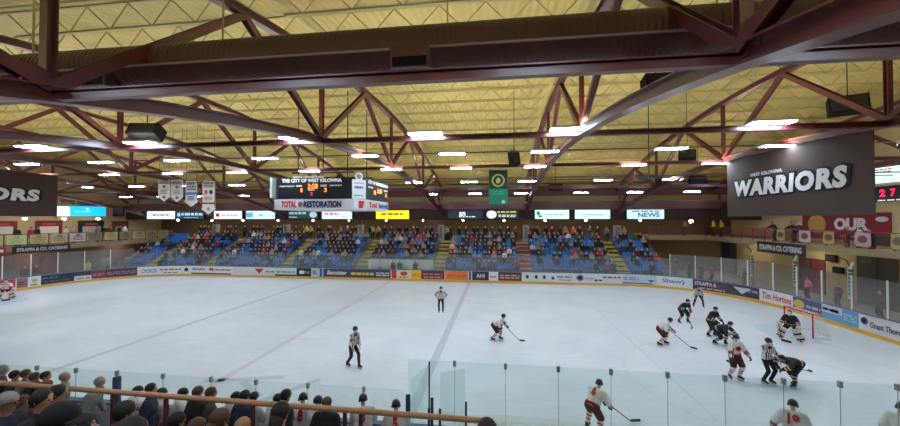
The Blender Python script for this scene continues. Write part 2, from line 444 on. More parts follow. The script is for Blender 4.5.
# ------------------------------------------------------------------ roof trusses
TX = [-46.8, -36.8, -26.8, -16.9, -7.1, 3.15, 13.2, 23.2]
nodes_b = [-3.9, 5.05, 14, 23, 32, 41.2]
nodes_t = [.6, 9.5, 18.5, 27.5, 36.6]
def chord(fn, y0, y1, w, h, n):
    b = MB(); ys = [y0 + (y1 - y0) * i / n for i in range(n + 1)]; fl = h / 2
    for oz, ww, hh in ((fl - .015, w, .03), (-fl + .015, w, .03), (0, .03, h - .05)):
        vs = []
        for y in ys:
            for x, z in ((-1, -1), (1, -1), (1, 1), (-1, 1)): vs.append((x * ww / 2, y, fn(y) + oz + z * hh / 2))
        fs = [(0, 1, 2, 3), tuple(4 * n + j for j in (3, 2, 1, 0))] + [(4 * i + j, 4 * i + (j + 1) % 4, 4 * i + 4 + (j + 1) % 4, 4 * i + 4 + j) for i in range(n) for j in range(4)]
        b.add(vs, fs, MAROON)
    return b
def make_truss():
    t = thing('roof_truss', 'x', 'roof truss')
    chord(zbot, WY0 + .2, 42.3, .32, .3, 28).build('bottom_chord', t)
    chord(ztop, WY0 + .2, 42.3, .28, .26, 28).build('top_chord', t)
    for i, y in enumerate(nodes_b):
        MB().ibeam((0, y, zbot(y) + .1), (0, y, ztop(y) - .1), .16, .16, MAROON, (0, 1, 0)).build('web_post', t)
        MB().box(-.03, .03, y - .35, y + .35, zbot(y) - .05, zbot(y) + .4, MAROON).build('gusset_plate', t)
        for yt in nodes_t:
            if abs(yt - y) < 6: MB().ibeam((0, y, zbot(y) + .1), (0, yt, ztop(yt) - .1), .2, .2, MAROON, (1, 0, 0)).build('web_diagonal', t)
    return t
tr0 = make_truss()
TW = ['over the left end wall of the rink', 'over the left goal end', 'left of the white pennants', 'over the left blue line', 'passing over the bench seats left of the scoreboard', 'arching overhead just right of the green banner', 'from which the large right banner hangs', 'over the right balcony']
TLAB = ['maroon steel roof truss over the left lounge balcony, farthest left of all', 'maroon steel roof truss second from the left, over the left goal', 'maroon steel roof truss third from the left, left of the white pennants', 'maroon steel roof truss over the left blue line, behind the scoreboard', 'maroon arched truss rising from the upper left, ending right of the scoreboard', 'large maroon arched truss overhead at upper right, ending right of the green banner', 'maroon roof truss from which the big right-hand black banner hangs', 'maroon roof truss farthest right, over the right balcony']
for i, x in enumerate(TX):
    t = tr0 if i == 0 else copy_tree(tr0)
    t.location.x = x - (.55 if i == 4 else 0); t.rotation_euler.z = -.028 if i == 4 else 0; t['label'] = TLAB[i]; t['group'] = 'arched roof trusses'
# long tie beams crossing all trusses
for y, w, h, dz, nm in ((5.1, .13, .17, -.02, 'nearest maroon tie beam running left to right just below the big duct'), (14, .2, .2, -.05, 'maroon tie beam carrying the nearest row of bright lights'), (23, .2, .2, -.06, 'maroon tie beam third from the camera, just above the scoreboard'), (32, .2, .22, .17, 'maroon tie beam fourth from the camera, low over the far ice'), (37, .16, .16, 0, 'thin maroon tie beam beside the farthest row of lights')):
    b = MB().ibeam((WX0 + .05, y, zbot(y) + dz - (0 if y > 6 else .02)), (WX1 - .05, y, zbot(y) + dz - (0 if y > 6 else .02)), w, h, MAROON)
    tag(b.build('tie_beam'), nm, 'beam', 'roof tie beams')
tag(MB().box(WX0, WX1, 42.2, 42.55, 8.75, 9.65, MAROON).build('fascia_girder'), 'deep maroon girder along the top of the far wall', 'beam', 'far girders')
tag(MB().box(WX0, WX1, 42.15, 42.55, 7.25, 8.1, MAROON).build('fascia_girder'), 'lower maroon girder right above the lit advertising signs', 'beam', 'far girders')
tag(MB().box(WX0, WX1, 42.35, 42.55, 6.0, 7.2, cm((62, 34, 32))).build('sign_band'), 'dark maroon band behind the lit signs over the far stand', 'band')
# bar joists between trusses
def joist(dy):
    L = 9.9; b1, b2, b3 = MB(), MB(), MB(); n = 12
    b1.beam((-L / 2, 0, .9), (L / 2, 0, .9), .12, .05, JOIST); b2.beam((-L / 2 + .4, 0, .12), (L / 2 - .4, 0, .12), .1, .05, JOIST)
    for i in range(n):
        x0 = -L / 2 + .2 + (L - .4) * i / n; x1 = -L / 2 + .2 + (L - .4) * (i + 1) / n
        b3.beam((x0, 0, .88 if i % 2 == 0 else .12), (x1, 0, .12 if i % 2 == 0 else .88), .03, .03, JOIST)
    return b1, b2, b3
jb = joist(0); meshes = [b.mesh(n) for b, n in zip(jb, ('top_chord', 'bottom_chord', 'web_rods'))]
one = MB()
for b in jb: one.add(b.v, b.f, JOIST)
one = one.mesh('roof_joist')
JY = [1.0 + 1.85 * i for i in range(22)]
for i, y in enumerate(JY):
    sl = math.atan(-.015 * (y - 20))
    for k, x in enumerate(TX[:-1]):
        if y < 8 and not (-17 < x < 10): continue
        lab = 'cream open-web steel joist, %s row from the camera, %s roof bay from the left' % (nth(i), nth(k))
        if y < 17:
            t = thing('roof_joist', lab, 'joist', ((x + TX[k + 1]) / 2, y, ztop(y) + .02), 0, 'open-web roof joists')
            for m_, n_ in zip(meshes, ('top_chord', 'bottom_chord', 'web_rods')): link(n_, m_, t)
        else:
            t = link('roof_joist', one); t.location = ((x + TX[k + 1]) / 2, y, ztop(y) + .02); tag(t, lab, 'joist', 'open-web roof joists')
        t.rotation_euler = (sl, 0, 0)

# spiral duct with grilles
duct = thing('ventilation_duct', 'big dark maroon ventilation duct running left to right across the roof', 'duct')
DY, DZ, DR = 7.1, 9.53, .47
b = MB(); b.tube([(WX0 + .1, DY, DZ), (WX1 - .1, DY, DZ)], DR, M_DUCT, 32); b.build('duct_pipe', duct)
MB().beam((WX0 + .1, DY - DR + .015, DZ - .15), (WX1 - .1, DY - DR + .015, DZ - .15), .03, .04, cm((170, 156, 164), .25)).build('seam_flange_highlight', duct)  # pale colour paints the highlight along the seam flange
for x in (-31, -20, -8.8, -1.75, 8.8, 18.8):
    b = MB(); x = x + .1
    b.box(x - .38, x + .38, DY - .55, DY - .2, DZ - .56, DZ - .16, M_DUCT); g = b.build('grille_box', duct)
    MB().box(x - .33, x + .33, DY - .57, DY - .54, DZ - .53, DZ - .36, BLACK).build('grille', g)
for x in range(-46, 28, 5): MB().beam((x, DY - .0, DZ + DR), (x, DY, ztop(DY) + .9), .03, .03, JOIST).build('hanger_rod', duct)

# ------------------------------------------------------------------ highbay lights
LENS = mat('lamp_panel', (216, 234, 255), .4, var=.01, emit=LAMP)
LENS.node_tree.nodes['Principled BSDF'].inputs['Emission Strength'].default_value = LAMP
UPL = mat('added_uplight_glow', (250, 244, 225), .4, var=.01, emit=1)  # glow material added to brighten the roof deck
UPL.node_tree.nodes['Principled BSDF'].inputs['Emission Strength'].default_value = UP
def make_light():
    t = thing('highbay_light', 'x', 'ceiling light')
    MB().box(-.66, .66, -.2, .2, .02, .09, WHITE).build('housing', t)
    MB().box(-.64, .64, -.17, .17, -.01, .019, LENS).build('diffuser', t)
    MB().box(-.6, .6, -.1, .1, .091, .1, UPL).build('added_uplight', t)  # glowing strip added to light the roof from below, not a fixture part
    for hx in (-.63, .63): MB().box(hx - .015, hx + .015, -.02, .34, .09, .12, GREY).box(hx - .015, hx + .015, .31, .34, -.06, .12, GREY).build('hanger', t)
    return t
l0 = make_light(); first = True
LXS = [-43.2, -38.2, -33.2, -28.2, -23.0, -18.0, -12.6, -6.9, -2.3, 2.3, 8.1, 13.1, 18.2, 23.4]
LZ = {14.0: 9.42, 18.0: 9.4, 23.0: 9.33, 29.0: 9.1, 36.5: 8.66}
for y, nm in ((18.0, 'second'), (29.0, 'fourth'), (36.5, 'farthest'), (26.0, 'pennant')):
    z = LZ[y] + .12 if y != 26 else 9.06; yy = y + .33 if y != 26 else y
    tag(MB().beam((TX[0], yy, z), (WX1 - .02, yy, z), .05, .06, MAROON).build('lighting_rail'), 'thin steel rail carrying the %s' % ('white pennants' if y == 26 else nm + ' row of roof lights'), 'rail', 'thin rails under the trusses')
for j, y in enumerate((14.0, 18.0, 23.0, 29.0, 36.5)):
    xs = [-21.2, -15.5, -8.2, -2.8, 2.6, 9.4, 15.0] if j == 0 else LXS
    if j in (1, 2): xs = [-34.3 if x == -33.2 else 12.6 if x == 13.1 else x for x in xs]
    if j == 0: xs = [-38, -34.2, -27] + xs + [20.5]
    for k, x in enumerate(xs):
        t = l0 if first else copy_tree(l0); first = False
        t.location = (x, y - (.34 if j in (0, 2) else 0), LZ[y])
        tag(t, '%s light from the left in the %s row of bright roof lights' % (nth(k), ['nearest', 'second', 'third', 'fourth', 'farthest'][j]), 'ceiling light', 'highbay lights under the trusses')

# ================================================================== RINK BOARDS AND GLASS
L = SL[-1]
boards = thing('rink_boards', 'white rink boards with adverts and a yellow kick plate around the ice', 'boards', (0, 0, 0))
CAPR = cm((96, 112, 140))
b = MB(); strip(b, 0, L, -.12, 0, 0, 1.07, WHITE, .6); b.build('board_panel', boards)
b = MB(); strip(b, 0, L, .0, .02, .0, .2, KICK, .6); b.build('kick_plate', boards)
b = MB(); strip(b, 0, L, -.14, .03, 1.07, 1.12, CAPR, .6); b.build('top_rail', boards)
def map_text(mb, t, s0, s1, z0, z1, m, bold=.02, shear=0, off=.045):
    pts, fs, _ = text_geo(t, bold, shear)
    top = [on_path(s0 + (s1 - s0) * x, off, z0 + (z1 - z0) * y) for x, y in pts]
    k = len(pts); bot = [on_path(s0 + (s1 - s0) * x, off - .012, z0 + (z1 - z0) * y) for x, y in pts]
    ed = {}
    for f in fs:
        for a, c in zip(f, f[1:] + f[:1]): ed[(a, c)] = 1
    mb.add(top, fs, m); mb.add(top + bot, [(a, c, c + k, a + k) for a, c in ed if (c, a) not in ed], m)
def ad(u0, u1, bg, items=(), lab=None, z0=.22, z1=1.05):
    """advert on the boards between two picture columns; items: (kind, f0, f1, g0, g1, colour, text) in fractions of the panel"""
    s0, s1 = s_of_u(u0), s_of_u(u1); b = MB(); strip(b, s0, s1, .0, .03, z0, z1, cm(bg), .4)
    a = b.build('advert', boards)
    if lab: a['label'] = lab
    for it in items:
        kind, f0, f1, g0, g1, c = it[:6]; x0, x1 = s0 + (s1 - s0) * f0, s0 + (s1 - s0) * f1; y0, y1 = z0 + (z1 - z0) * g0, z0 + (z1 - z0) * g1
        q = MB()
        if kind == 't': map_text(q, it[6], x0, x1, y0, y1, cm(c), shear=it[7] if len(it) > 7 else 0)
        elif kind == 'r': strip(q, x0, x1, .03, .04, y0, y1, cm(c), .4)
        elif kind == 'b':
            r = random.Random(int(u0)); n = it[6] if len(it) > 6 else 2; hh = (y1 - y0) / n * .6
            for i in range(n):
                x = x0
                while x < x1 - .05:
                    l = min(x1 - x, r.uniform(.2, .6)); strip(q, x, x + l, .03, .04, y0 + (y1 - y0) * i / n, y0 + (y1 - y0) * i / n + hh, cm(c), .4); x += l + .1
        elif kind == 'o':
            cx, cz, rx, rz = (x0 + x1) / 2, (y0 + y1) / 2, (x1 - x0) / 2, (y1 - y0) / 2; n = 20
            vs = [on_path(cx + rx * math.cos(2 * PI * i / n), .045, cz + rz * math.sin(2 * PI * i / n)) for i in range(n)]
            v2 = [on_path(cx + rx * math.cos(2 * PI * i / n), .03, cz + rz * math.sin(2 * PI * i / n)) for i in range(n)]
            q.add(vs + v2, [tuple(range(n)), tuple(range(n, 2 * n))[::-1]] + [(i, (i + 1) % n, (i + 1) % n + n, i + n) for i in range(n)], cm(c))
        elif kind == 'v':
            vs = [on_path(x0, .045, y1), on_path((x0 + x1) / 2, .045, y0), on_path(x1, .045, y1)]; v2 = [on_path(x0, .03, y1), on_path((x0 + x1) / 2, .03, y0), on_path(x1, .03, y1)]
            q.add(vs + v2, [(0, 1, 2), (5, 4, 3), (0, 3, 4, 1), (1, 4, 5, 2), (2, 5, 3, 0)], cm(c))
        q.build({'t': 'lettering', 'b': 'lettering'}.get(kind, 'logo'), a)
W_, NV, RD, BL = (226, 228, 230), (46, 52, 78), (196, 40, 48), (48, 104, 160)
ad(-12, 15, (170, 70, 80), [('b', .1, .9, .3, .7, (222, 214, 210), 2)])
ad(16, 27, (150, 112, 112), [('b', .1, .9, .3, .7, (110, 60, 66), 2)])
ad(27, 41, W_, [('o', .3, .7, .35, .8, (196, 186, 120)), ('b', .2, .8, .1, .3, (90, 120, 110), 1)])
ad(41, 74, NV, [('b', .05, .5, .6, .85, (96, 118, 110), 1), ('b', .08, .9, .2, .45, (84, 90, 120), 1)])
ad(74, 91, W_, [('r', 0, 1, .5, 1, (58, 62, 86)), ('b', .1, .9, .1, .4, (150, 150, 150), 1)])
ad(91, 105, (128, 62, 78), [('b', .1, .9, .3, .7, (190, 130, 136), 2)])
ad(105, 137, (78, 58, 76), [('b', .05, .95, .3, .75, (150, 132, 140), 2)])
ad(138, 190, W_, [('t', .05, .32, .25, .75, (82, 130, 186), 'CHOICES'), ('b', .38, .8, .5, .78, RD, 1), ('b', .45, .75, .15, .3, (90, 60, 60), 1), ('o', .88, .97, .3, .8, NV)])
ad(191, 232, W_, [('b', .05, .35, .5, .85, (40, 44, 54), 2), ('t', .46, .56, .4, .85, RD, 'M'), ('b', .6, .98, .5, .75, (90, 70, 80), 1), ('r', .02, .98, 0, .16, (60, 62, 70))])
ad(233, 275, (216, 218, 222), [('v', .52, .74, .2, .85, RD), ('b', .78, .98, .4, .65, (110, 110, 116), 1)])
ad(275, 297, (210, 218, 220), [('b', .05, .95, .4, .7, (110, 150, 150), 1), ('r', .0, 1, 0, .18, (54, 56, 62))])
ad(297, 311, (34, 34, 40), [('r', .2, .5, .3, .7, W_), ('t', .55, .85, .3, .7, (160, 160, 160), 'N')])
ad(311, 319, (196, 210, 222), [('b', .2, .8, .3, .8, (60, 70, 90), 3)])
ad(320, 322.5, (36, 92, 168))
ad(323, 391, (66, 72, 98), [('t', .06, .36, .3, .8, (232, 232, 232), 'Bannister', .2), ('b', .42, .76, .3, .8, (226, 200, 70), 1), ('b', .79, .98, .25, .75, (200, 204, 214), 2)])
ad(392, 396.5, (206, 50, 62))
ad(397, 411, (230, 214, 180), [('o', .25, .75, .35, .85, (204, 70, 60)), ('b', .2, .8, .1, .3, RD, 1)])
ad(411, 421, (230, 186, 66), [('b', .15, .85, .3, .7, (200, 150, 40), 2)])
ad(421, 444, (100, 44, 62), [('b', .08, .92, .5, .75, (180, 130, 140), 1), ('b', .1, .9, .15, .4, (200, 160, 160), 1)])
ad(445, 468.5, (224, 122, 62), [('b', .1, .9, .4, .65, (196, 80, 50), 1)])
ad(469, 471.5, (70, 66, 150))
ad(472, 488.5, (52, 54, 66), [('t', .25, .75, .3, .75, (220, 220, 224), 'AHI')])
ad(489, 497, (222, 222, 226), [('b', .15, .85, .35, .65, (140, 140, 150), 1)])
ad(498, 522, (74, 62, 76), [('b', .08, .9, .25, .8, (226, 138, 110), 2)])
ad(523, 573, (212, 216, 222), [('o', .06, .12, .3, .75, NV), ('o', .24, .3, .3, .75, NV), ('o', .4, .46, .3, .75, NV), ('o', .57, .63, .25, .6, (50, 60, 80)), ('b', .68, .98, .5, .75, (110, 100, 130), 1), ('b', .72, .95, .2, .35, (70, 80, 110), 1)])
ad(574, 622, (216, 220, 226), [('o', .04, .2, .15, .9, (120, 130, 170)), ('o', .07, .17, .3, .75, (216, 220, 226)), ('b', .22, .4, .4, .6, (130, 134, 150), 1), ('b', .42, .58, .2, .5, (50, 56, 90), 1), ('b', .6, .98, .55, .85, (140, 80, 90), 1)])
ad(622, 657, (190, 206, 224), [('b', .05, .5, .4, .8, (110, 140, 180), 2), ('r', .02, .9, .04, .14, (80, 60, 130)), ('v', .75, .95, .25, .5, (70, 60, 140))])
ad(658, 692, W_, [('t', .14, .8, .25, .78, (40, 118, 176), 'Shaw)')])
ad(693, 727, (88, 62, 78), [('t', .06, .7, .45, .82, (206, 206, 214), 'STRAPPA &'), ('b', .2, .95, .12, .35, (170, 160, 176), 1)])
ad(727, 760, (66, 64, 78), [('v', .2, .75, .2, .8, (206, 208, 216)), ('b', .5, .95, .5, .85, (150, 150, 166), 1)])
ad(761, 793, W_, [('t', .05, .95, .25, .8, (200, 50, 62), 'Tim Hortons', .15)])
ad(794, 822, (84, 90, 122), [('o', .02, .42, .2, .85, (206, 186, 96)), ('b', .48, .95, .4, .7, (180, 186, 204), 1)])
ad(823, 859, (112, 160, 200), [('r', 0, .58, .5, 1, (200, 206, 216)), ('b', .04, .55, .6, .95, RD, 1), ('b', .62, .95, .3, .8, (160, 196, 222), 3)])
ad(860, 914, (222, 222, 224), [('o', .05, .2, .4, .85, (78, 80, 130)), ('o', .09, .16, .52, .73, W_), ('t', .24, .98, .3, .66, (96, 92, 104), 'Grant Thornton')])

# glass panes and posts on the boards
S_FAR0, S_FAR1 = -9.5, s_of_u(899) + 2
S_FAR1 = s_of_u(899) + 12.8
edges = [s for s in np.arange(S_FAR0, S_FAR1, 1.83)]
far_gl = thing('glass_barrier', 'clear glass barrier standing on the far and end boards', 'glass barrier')
sS0, sS1 = s_of_u(137), s_of_u(664)
gl = MB()
for i in range(len(edges) - 1):
    mid = edges[i] + .9; side = sS0 < mid < sS1
    zt = 2.65 if side else 3.0
    b = MB(); strip(b, edges[i] + .05, edges[i + 1] - .05, -.066, -.054, 1.12, zt, GLASS_F, .6); b.build('glass_pane', far_gl)
    thin = side
    p = on_path(edges[i], -.06); q = on_path(edges[i] + .05, -.06); w = .025 if side else .06; MB().beam(p + V((0, 0, 1.12)), p + V((0, 0, zt + .02)), w, w, cm((150, 152, 152)) if side else WHITE, (q - p).normalized()).build('glass_post', far_gl)

# near glass: low in front of the bench, tall to the right of it
sn = lambda x: None
def near_s(x):   # arc length of the near straight at X = x (path runs right to left there)
    base = SL[-1]
    for i in range(len(PATH) - 1):
        a, c = PATH[i], PATH[i + 1]
        if abs(a.y - RY0) < 1e-3 and abs(c.y - RY0) < 1e-3 and min(a.x, c.x) <= x <= max(a.x, c.x): return SL[i] + abs(x - a.x)
for k, x in enumerate((-14.5, -9.8, -4.6, .8, 6.0, 11.0)):
    t = copy_tree(l0); t.location = (x, 1.6, 9.3); tag(t, '%s light from the left in the row over the near stand' % nth(k), 'ceiling light', 'highbay lights over the near stand')
tag(MB().beam((TX[0], 1.93, 9.42), (TX[-1], 1.93, 9.42), .05, .06, MAROON).build('lighting_rail'), 'thin steel rail carrying the lights over the near stand', 'rail', 'thin rails under the trusses')
POSTG = cm((150, 168, 172), .4)
near_tall = thing('glass_barrier', 'tall greenish glass barrier on the near boards right of the bench', 'glass barrier', (0, 0, 0))
near_low = thing('glass_barrier', 'low greenish glass barrier in front of the players bench at lower left', 'glass barrier', (0, 0, 0))
PCAP = cm((150, 158, 162), .35)
def near_pane(x0, x1, z1, par):
    b = MB(); b.box(x0 + .008, x1 - .008, RY0 - .066, RY0 - .054, 1.12, z1, GLASS_N)
    return b.build('glass_pane', par)
def near_post(x, z1, par):
    t = MB().box(-.004, .004, -.006, .006, 0, z1 - 1.12, POSTG).build('glass_post', par); t.location = (x, RY0 - .06, 1.12)
    MB().box(-.035, .035, -.03, .03, z1 - 1.12 - .11, z1 - 1.12 + .02, PCAP).build('post_cap', t)
XR = [-2.18, -1.03, .17, 1.37, 2.52, 3.71, 4.87, 6.01, 7.07, 8.11, 9.3, 10.5]
for i in range(len(XR) - 1): near_pane(XR[i], XR[i + 1], 2.7, near_tall)
for i, x in enumerate(XR[1:]): near_post(x, 2.7, near_tall)
XL = [at(u, v, Y=8.54).x for u, v in ((-60, 356), (37, 363), (76, 367), (117, 371), (163, 375), (211, 379), (256, 381), (308, 384.5), (364, 388))] + [-2.0]
for i in range(len(XL) - 1): near_pane(XL[i], XL[i + 1] if i < len(XL) - 2 else -2.19, 1.95, near_low)
for i, x in enumerate(XL[1:-1]): near_post(x, 1.95, near_low)
# return panes beside the bench gate
def side_pane(x0, y0, x1, y1, z0, z1, lab):
    b = MB(); p, q = V((x0, y0, (z0 + z1) / 2)), V((x1, y1, (z0 + z1) / 2)); b.beam(p, q, .014, z1 - z0, GLASS_N)
    tag(b.build('bench_screen'), lab, 'glass screen', 'glass screens beside the bench')
side_pane(-1.62, 8.44, -1.85, 7.5, .3, 2.66, 'tall glass pane closing the right end of the bench')
A, B_ = at(441, 371, Z=2.62), at(466, 365, Z=2.62)
side_pane(A.x, A.y - .1, B_.x, B_.y - .2, .0, 2.62, 'darker green glass door pane beside the bench gate')
tag(MB().box(-1.645, -1.61, 8.45, 8.46, .0, 2.7, BLACK).build('corner_post'), 'dark corner post of the tall glass at the bench end', 'post')
for u, v, w, lab in ((408, 395, .11, 'thick dark blue padded post at the right end of the bench'), (432, 398, .07, 'dark post just right of the bench corner glass'), (429, 408, .06, 'short dark post left of the gate post'), (440, 409, .06, 'short black post at the left edge of the glass door'), (466, 402, .05, 'thin black post at the right edge of the glass door')):
    p = at(u, v, Y=8.25); b = MB(); b.tube([(p.x, p.y, -.1), (p.x, p.y, p.z)], w / 2, cm((24, 34, 58)), 10)
    tag(b.build('gate_post'), lab, 'post')
p = at(117, 377, Y=8.3); b = MB(); b.tube([(p.x, p.y, .3), (p.x, p.y, p.z)], .09, cm((36, 54, 92)), 12)
tag(b.build('padded_post'), 'thick navy padded post behind the bench glass at left', 'post')
tag(MB().box(-14, -2.3, 6.0, 6.12, .3, 1.15, cm((60, 86, 132))).box(-14, -2.3, 5.98, 6.14, 1.15, 1.2, cm((90, 110, 90))).build('bench_wall'), 'low blue wall behind the players bench', 'wall panel')

# goals
def goal(x, sgn, lab):
    t = thing('hockey_goal', lab, 'hockey goal', (x, YC, 0)); gx = sgn
    RP = REDP
    b = MB(); b.tube([(0, -.915, 0), (0, -.915, 1.22), (0, .915, 1.22), (0, .915, 0)], .035, RP, 10); b.build('goal_posts', t)
    b = MB(); b.tube([(0, -.915, .03), (gx * .7, -1.05, .03), (gx * 1.05, -.6, .03), (gx * 1.05, .6, .03), (gx * .7, 1.05, .03), (0, .915, .03)], .03, WHITE, 8); b.build('base_frame', t)
    b = MB(); b.tube([(0, -.8, 1.2), (gx * .45, -.8, 1.2), (gx * .5, -.5, 1.2), (gx * .5, .5, 1.2), (gx * .45, .8, 1.2), (0, .8, 1.2)], .025, RP, 8); b.tube([(gx * .5, 0, 1.2), (gx * .75, 0, .7), (gx * 1.05, 0, .03)], .025, WHITE, 8); b.build('top_frame', t)
    b = MB(); NET = cm((216, 216, 218))
    def lerp(a, c, f): return V(a).lerp(V(c), f)
    quads = [((gx * .5, -.5, 1.2), (gx * .5, .5, 1.2), (gx * 1.05, .6, .03), (gx * 1.05, -.6, .03)), ((0, -.9, 1.2), (0, .9, 1.2), (gx * .5, .8, 1.2), (gx * .5, -.8, 1.2)),
             ((0, -.91, 1.2), (gx * .5, -.7, 1.2), (gx * .9, -.9, .03), (0, -.91, .03)), ((0, .91, 1.2), (gx * .5, .7, 1.2), (gx * .9, .9, .03), (0, .91, .03))]
    for A_, B2, C_, D_ in quads:
        for i in range(11):
            f = i / 10
            b.beam(lerp(A_, B2, f), lerp(D_, C_, f), .008, .008, NET); b.beam(lerp(A_, D_, f), lerp(B2, C_, f), .008, .008, NET)
    b.build('netting', t)
    return t
goal(15.95, 1, 'red-framed hockey goal on the right, behind the black-and-white goalie')
goal(-36.6, -1, 'red-framed hockey goal at the far left edge')

# ================================================================== FAR STAND: columns, signs, seats
for k, x in enumerate((-36.8, -26.8, -16.9, -6.75, 3.25, 13.4)):
    z = 3.5
    t = thing('support_column', '%s support column from the left behind the far stand, with a white pad' % nth(k), 'column', (x, 42.75, z), 0, 'support columns behind the far stand')
    MB().box(-.12, .12, -.12, .12, 0, 2.55, MAROON).build('steel_post', t)
    MB().box(-.32, .32, -.3, .3, 0, 1.9, cm((156, 152, 148))).build('column_pad', t)
    b = MB(); bars(b, (-.18, -.305, .3), (1, 0, 0), (0, 0, 1), .36, 1.4, cm((70, 60, 66)), (0, -1, 0), 6, k); b.build('lettering', t)
for x, lab in ((-7.4, 'maroon steel column foot left of the yellow stairs under the yellow sign'),):
    tag(MB().box(x - .28, x + .28, 42.45, 42.62, 3.5, 6.0, MAROON).build('steel_column'), lab, 'column')
SY = 42.1
def sign(u0, u1, v0, v1, bg, e, lab, items=(), Y=SY):
    p, q = at(u0, v1, Y=Y), at(u1, v0, Y=Y); w, h = q.x - p.x, 1.02
    z0 = 6.12
    t = thing('lit_sign', lab, 'sign', (p.x, Y, z0), 0, 'lit advertising signs above the far stand')
    MB().box(-.06, w + .06, .0, .22, -.06, h + .06, BLACK).build('sign_case', t)
    f = MB().box(0, w, -.01, 0, 0, h, em(bg, e)).build('sign_face', t)
    for it in items:
        b = MB(); c = em(it[5], it[7] if len(it) > 7 else .3) if True else None
        x0, x1, y0, y1 = it[1] * w, it[2] * w, it[3] * h, it[4] * h
        if it[0] == 't': lettering(b, it[6], (x0, -.012, y0), (1, 0, 0), (0, 0, 1), x1 - x0, y1 - y0, c, (0, -1, 0), .03)
        elif it[0] == 'b': bars(b, (x0, -.012, y0), (1, 0, 0), (0, 0, 1), x1 - x0, y1 - y0, c, (0, -1, 0), it[6], int(u0))
        elif it[0] == 'o': b.prism([((x0 + x1) / 2 + (x1 - x0) / 2 * math.cos(i * PI / 12), (y0 + y1) / 2 + (y1 - y0) / 2 * math.sin(i * PI / 12)) for i in range(24)], (0, -.012, 0), (1, 0, 0), (0, 0, 1), (0, -.01, 0), c)
        elif it[0] == 'r': b.box(x0, x1, -.022, -.011, y0, y1, c)
        b.build('lettering' if it[0] in 'tb' else 'logo', f)
sign(147, 175, 210, 219, (232, 246, 250), 1.0, 'white lit sign at the left end of the row above the stand', [('b', .2, .8, .35, .65, (110, 116, 124), 1)])
sign(176, 204, 210, 219, (30, 74, 104), .6, 'dark blue lit sign with pale lettering beside the leftmost white sign', [('b', .2, .95, .35, .85, (180, 214, 232), 1, .8), ('b', .3, .8, .08, .25, (160, 200, 220), 1, .6), ('o', .05, .16, .3, .8, (190, 220, 236), 0, .7)])
sign(214, 242, 210.5, 219, (236, 244, 244), 1.0, 'white lit sign with a small red logo under the tall pennant', [('o', .06, .2, .25, .75, (190, 50, 60)), ('b', .28, .92, .35, .6, (190, 110, 116), 1)])
sign(246, 275, 210.5, 219, (206, 240, 248), 1.0, 'pale blue lit sign just left of the scoreboard', [('r', .0, .25, .2, .8, (150, 214, 232)), ('b', .45, .6, .3, .7, (110, 120, 130), 2)])
sign(288, 318, 211, 219.5, (34, 66, 68), .5, 'dark green lit sign under the left half of the scoreboard', [('b', .04, .6, .5, .9, (170, 206, 200), 1, .6), ('b', .04, .3, .12, .3, (200, 220, 216), 1, .6), ('o', .72, .96, .15, .9, (200, 220, 230), 0, .5)])
sign(322, 352, 211, 219.5, (220, 244, 240), 1.0, 'white lit sign with pink lettering under the scoreboard', [('b', .08, .6, .35, .85, (226, 110, 170), 1, .7), ('b', .65, .85, .2, .35, (120, 150, 150), 1)])
sign(376, 409, 212, 220.5, (250, 222, 30), 1.1, 'bright yellow lit sign right of the scoreboard', [('b', .15, .85, .3, .8, (150, 150, 60), 1, .4)])
sign(448, 483, 210.5, 219.5, (34, 42, 56), .45, 'nearly black lit sign with small white lettering', [('t', .32, .5, .35, .8, (236, 240, 244), 'an', .9), ('b', .32, .8, .15, .35, (220, 226, 232), 1, .8)])
sign(486, 519, 210.5, 219.5, (30, 44, 36), .5, 'dark lit sign with a pale oval and yellow stripe under the green banner', [('o', .02, .32, .05, .95, (226, 240, 240), 0, .9), ('b', .34, .98, .65, .92, (200, 204, 90), 1, .8), ('b', .38, .95, .2, .5, (220, 226, 224), 2, .7)])
sign(535, 569, 210.5, 219.5, (216, 244, 236), 1.0, 'white lit sign with a green leaf logo', [('o', .04, .16, .4, .85, (60, 170, 140)), ('r', .1, .22, .15, .4, (80, 160, 150)), ('b', .3, .9, .35, .6, (150, 210, 200), 1)])
sign(575, 610, 210.5, 219.5, (214, 246, 240), 1.0, 'plain white lit sign second from the right', [('b', .2, .8, .3, .6, (196, 232, 226), 1)])
sign(627, 664, 210, 219, (198, 232, 244), 1.0, 'white lit sign reading NEWS at the right end of the row', [('t', .3, .88, .18, .68, (34, 92, 140), 'NEWS'), ('b', .12, .9, .74, .92, (60, 110, 150), 1)])
# downlights of the concourse ceiling
DL = em((255, 236, 200), 9.0); DL.node_tree.nodes['Principled BSDF'].inputs['Emission Strength'].default_value = 330
for i, u in enumerate((178, 212, 243, 278, 313, 349, 386, 423, 463, 504, 545, 586, 640)):
    p = at(u, 221, Y=43.6); t = tag(MB().ell((0, 0, 0), (.09, .09, .08), DL, 10, 6).tube([(0, 0, .05), (0, 0, .12)], .2, WHITE, 12).build('downlight'), '%s small round downlight from the left above the far stand' % nth(i), 'ceiling light', 'downlights over the far concourse')
    t.location = (p.x, 43.6, 5.94)

